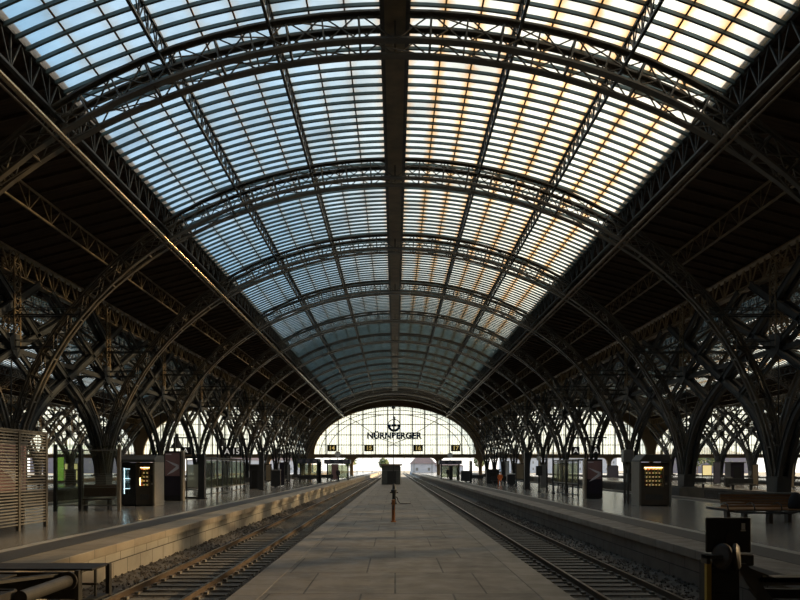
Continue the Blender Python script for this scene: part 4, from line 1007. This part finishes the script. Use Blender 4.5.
for i, (px, y) in enumerate(masts):
    if m0 is None:
        m0 = thing('overhead_mast', 'x', 'mast'); mb = MB()
        for sx in (-.2, .2): mb.box(sx - .05, sx + .05, -.1, .1, 0, 9)
        for k in range(18): mb.bar((-.2, 0, k * .5), (.2, 0, k * .5 + .5), .05, .05)
        mb.obj('pole', M['mast'], m0, fix=False)
        mb = MB(); mb.bar((-3.4, 0, 6.5), (3.4, 0, 6.5), .1, .1); mb.bar((-3.4, 0, 6.5), (0, 0, 8.4), .06, .06); mb.bar((3.4, 0, 6.5), (0, 0, 8.4), .06, .06); mb.obj('bracket', M['mast'], m0)
        o = m0
    else: o = dup(m0)
    o.location = (PX(px, y), y, -.92)
    where = 'to the left of the hut' if 300 < px < 390 else 'to the right of the hut' if 390 <= px < 480 else 'beyond the left halls' if px <= 300 else 'beyond the right halls'
    o['label'] = 'slender grey overhead line mast outside, seen %s' % where; o['group'] = 'overhead masts outside ' + where
for i, (px, y, s, c) in enumerate(((384, 360, 3.2, 'between the left track and the hut'), (350, 380, 4, 'far outside behind the left shelters'), (697, 300, 4.5, 'behind the red panel on the right'), (715, 290, 4.5, 'behind the lavender panel on the right'), (480, 360, 4, 'outside right of the blue shelter'), (300, 330, 4, 'outside behind the flat left shelter'))):
    r = thing('tree', 'green tree %s' % c, 'tree', (PX(px, y), y, -.92))
    mb = MB(); mb.tube([(0, 0, 0), (.1, 0, s * .6), (0, .1, s * 1.3)], [.22, .16, .08], 8); mb.obj('trunk', M['rust'], r)
    mb = MB()
    for k in range(420):
        a, b, q = random.uniform(0, 2 * PI), random.uniform(-1, 1), random.random() ** .4 * s
        cxx = math.sqrt(1 - b * b); p = Vector((cxx * math.cos(a) * q * .8, cxx * math.sin(a) * q * .8, s * 1.5 + b * q * .8))
        u = Vector((random.uniform(-1, 1), random.uniform(-1, 1), random.uniform(-1, 1))).normalized() * .5; v = u.orthogonal().normalized() * .4
        mb.add([p - u, p - v, p + u, p + v], [(0, 1, 2, 3)])
    mb.obj('crown', M['leaf'], r, fix=False)
# ------------------------------------------------------------------ camera, world, sun
cam = bpy.data.cameras.new('camera'); co = bpy.data.objects.new('camera', cam); C.objects.link(co); S.camera = co
co.location = (0, 0, 1.75); co.rotation_euler = (PI / 2, 0, 0)
cam.sensor_width = 36; cam.lens = F / 800 * 36; cam.shift_x = 5 / 800; cam.shift_y = 168 / 800; cam.clip_end = 2000; cam.clip_start = .1
w = bpy.data.worlds.new('sky'); S.world = w; w.use_nodes = True; N = w.node_tree.nodes; L = w.node_tree.links; N.clear()
out = N.new('ShaderNodeOutputWorld'); bg = N.new('ShaderNodeBackground'); L.new(bg.outputs[0], out.inputs[0])
tc = N.new('ShaderNodeTexCoord'); sp = N.new('ShaderNodeSeparateXYZ'); L.new(tc.outputs['Generated'], sp.inputs[0])
mr = N.new('ShaderNodeMapRange'); mr.interpolation_type = 'SMOOTHSTEP'; mr.inputs[1].default_value = -.16; mr.inputs[2].default_value = .20; L.new(sp.outputs[0], mr.inputs[0])
cl = N.new('ShaderNodeTexNoise'); cl.inputs['Scale'].default_value = 2.2; cl.inputs['Detail'].default_value = 6; L.new(tc.outputs['Generated'], cl.inputs[0])
mix = N.new('ShaderNodeMixRGB'); mix.inputs[1].default_value = (.27, .60, .95, 1); mix.inputs[2].default_value = (1.9, 1.75, 1.5, 1); L.new(mr.outputs[0], mix.inputs[0])
cm = N.new('ShaderNodeMapRange'); cm.inputs[1].default_value = .45; cm.inputs[2].default_value = .7; cm.inputs[4].default_value = .35; L.new(cl.outputs[0], cm.inputs[0])
mc = N.new('ShaderNodeMixRGB'); mc.inputs[2].default_value = (1.15, 1.2, 1.25, 1); L.new(cm.outputs[0], mc.inputs[0]); L.new(mix.outputs[0], mc.inputs[1])
hz = N.new('ShaderNodeMapRange'); hz.interpolation_type = 'SMOOTHSTEP'; hz.inputs[1].default_value = .03; hz.inputs[2].default_value = .26; hz.inputs[3].default_value = 1; hz.inputs[4].default_value = 0; L.new(sp.outputs[2], hz.inputs[0])
mh = N.new('ShaderNodeMixRGB'); mh.inputs[2].default_value = (1.75, 1.68, 1.5, 1); L.new(hz.outputs[0], mh.inputs[0]); L.new(mc.outputs[0], mh.inputs[1])
L.new(mh.outputs[0], bg.inputs[0]); bg.inputs[1].default_value = 1.0
sun = bpy.data.lights.new('sun', 'SUN'); so = bpy.data.objects.new('sun', sun); C.objects.link(so)
sun.energy = 9.0; sun.color = (1., .74, .42); sun.angle = .03
d = Vector((-1., -.22, -.32)); so.rotation_euler = d.to_track_quat('-Z', 'Y').to_euler()
S.view_settings.view_transform = 'Standard'; S.view_settings.look = 'None'; S.view_settings.gamma = 1; S.view_settings.exposure = 0.12
S.view_settings.use_curve_mapping = False
S.cycles.max_bounces = 8; S.cycles.transparent_max_bounces = 24; S.cycles.use_denoising = True
S.cycles.sample_clamp_indirect = 4
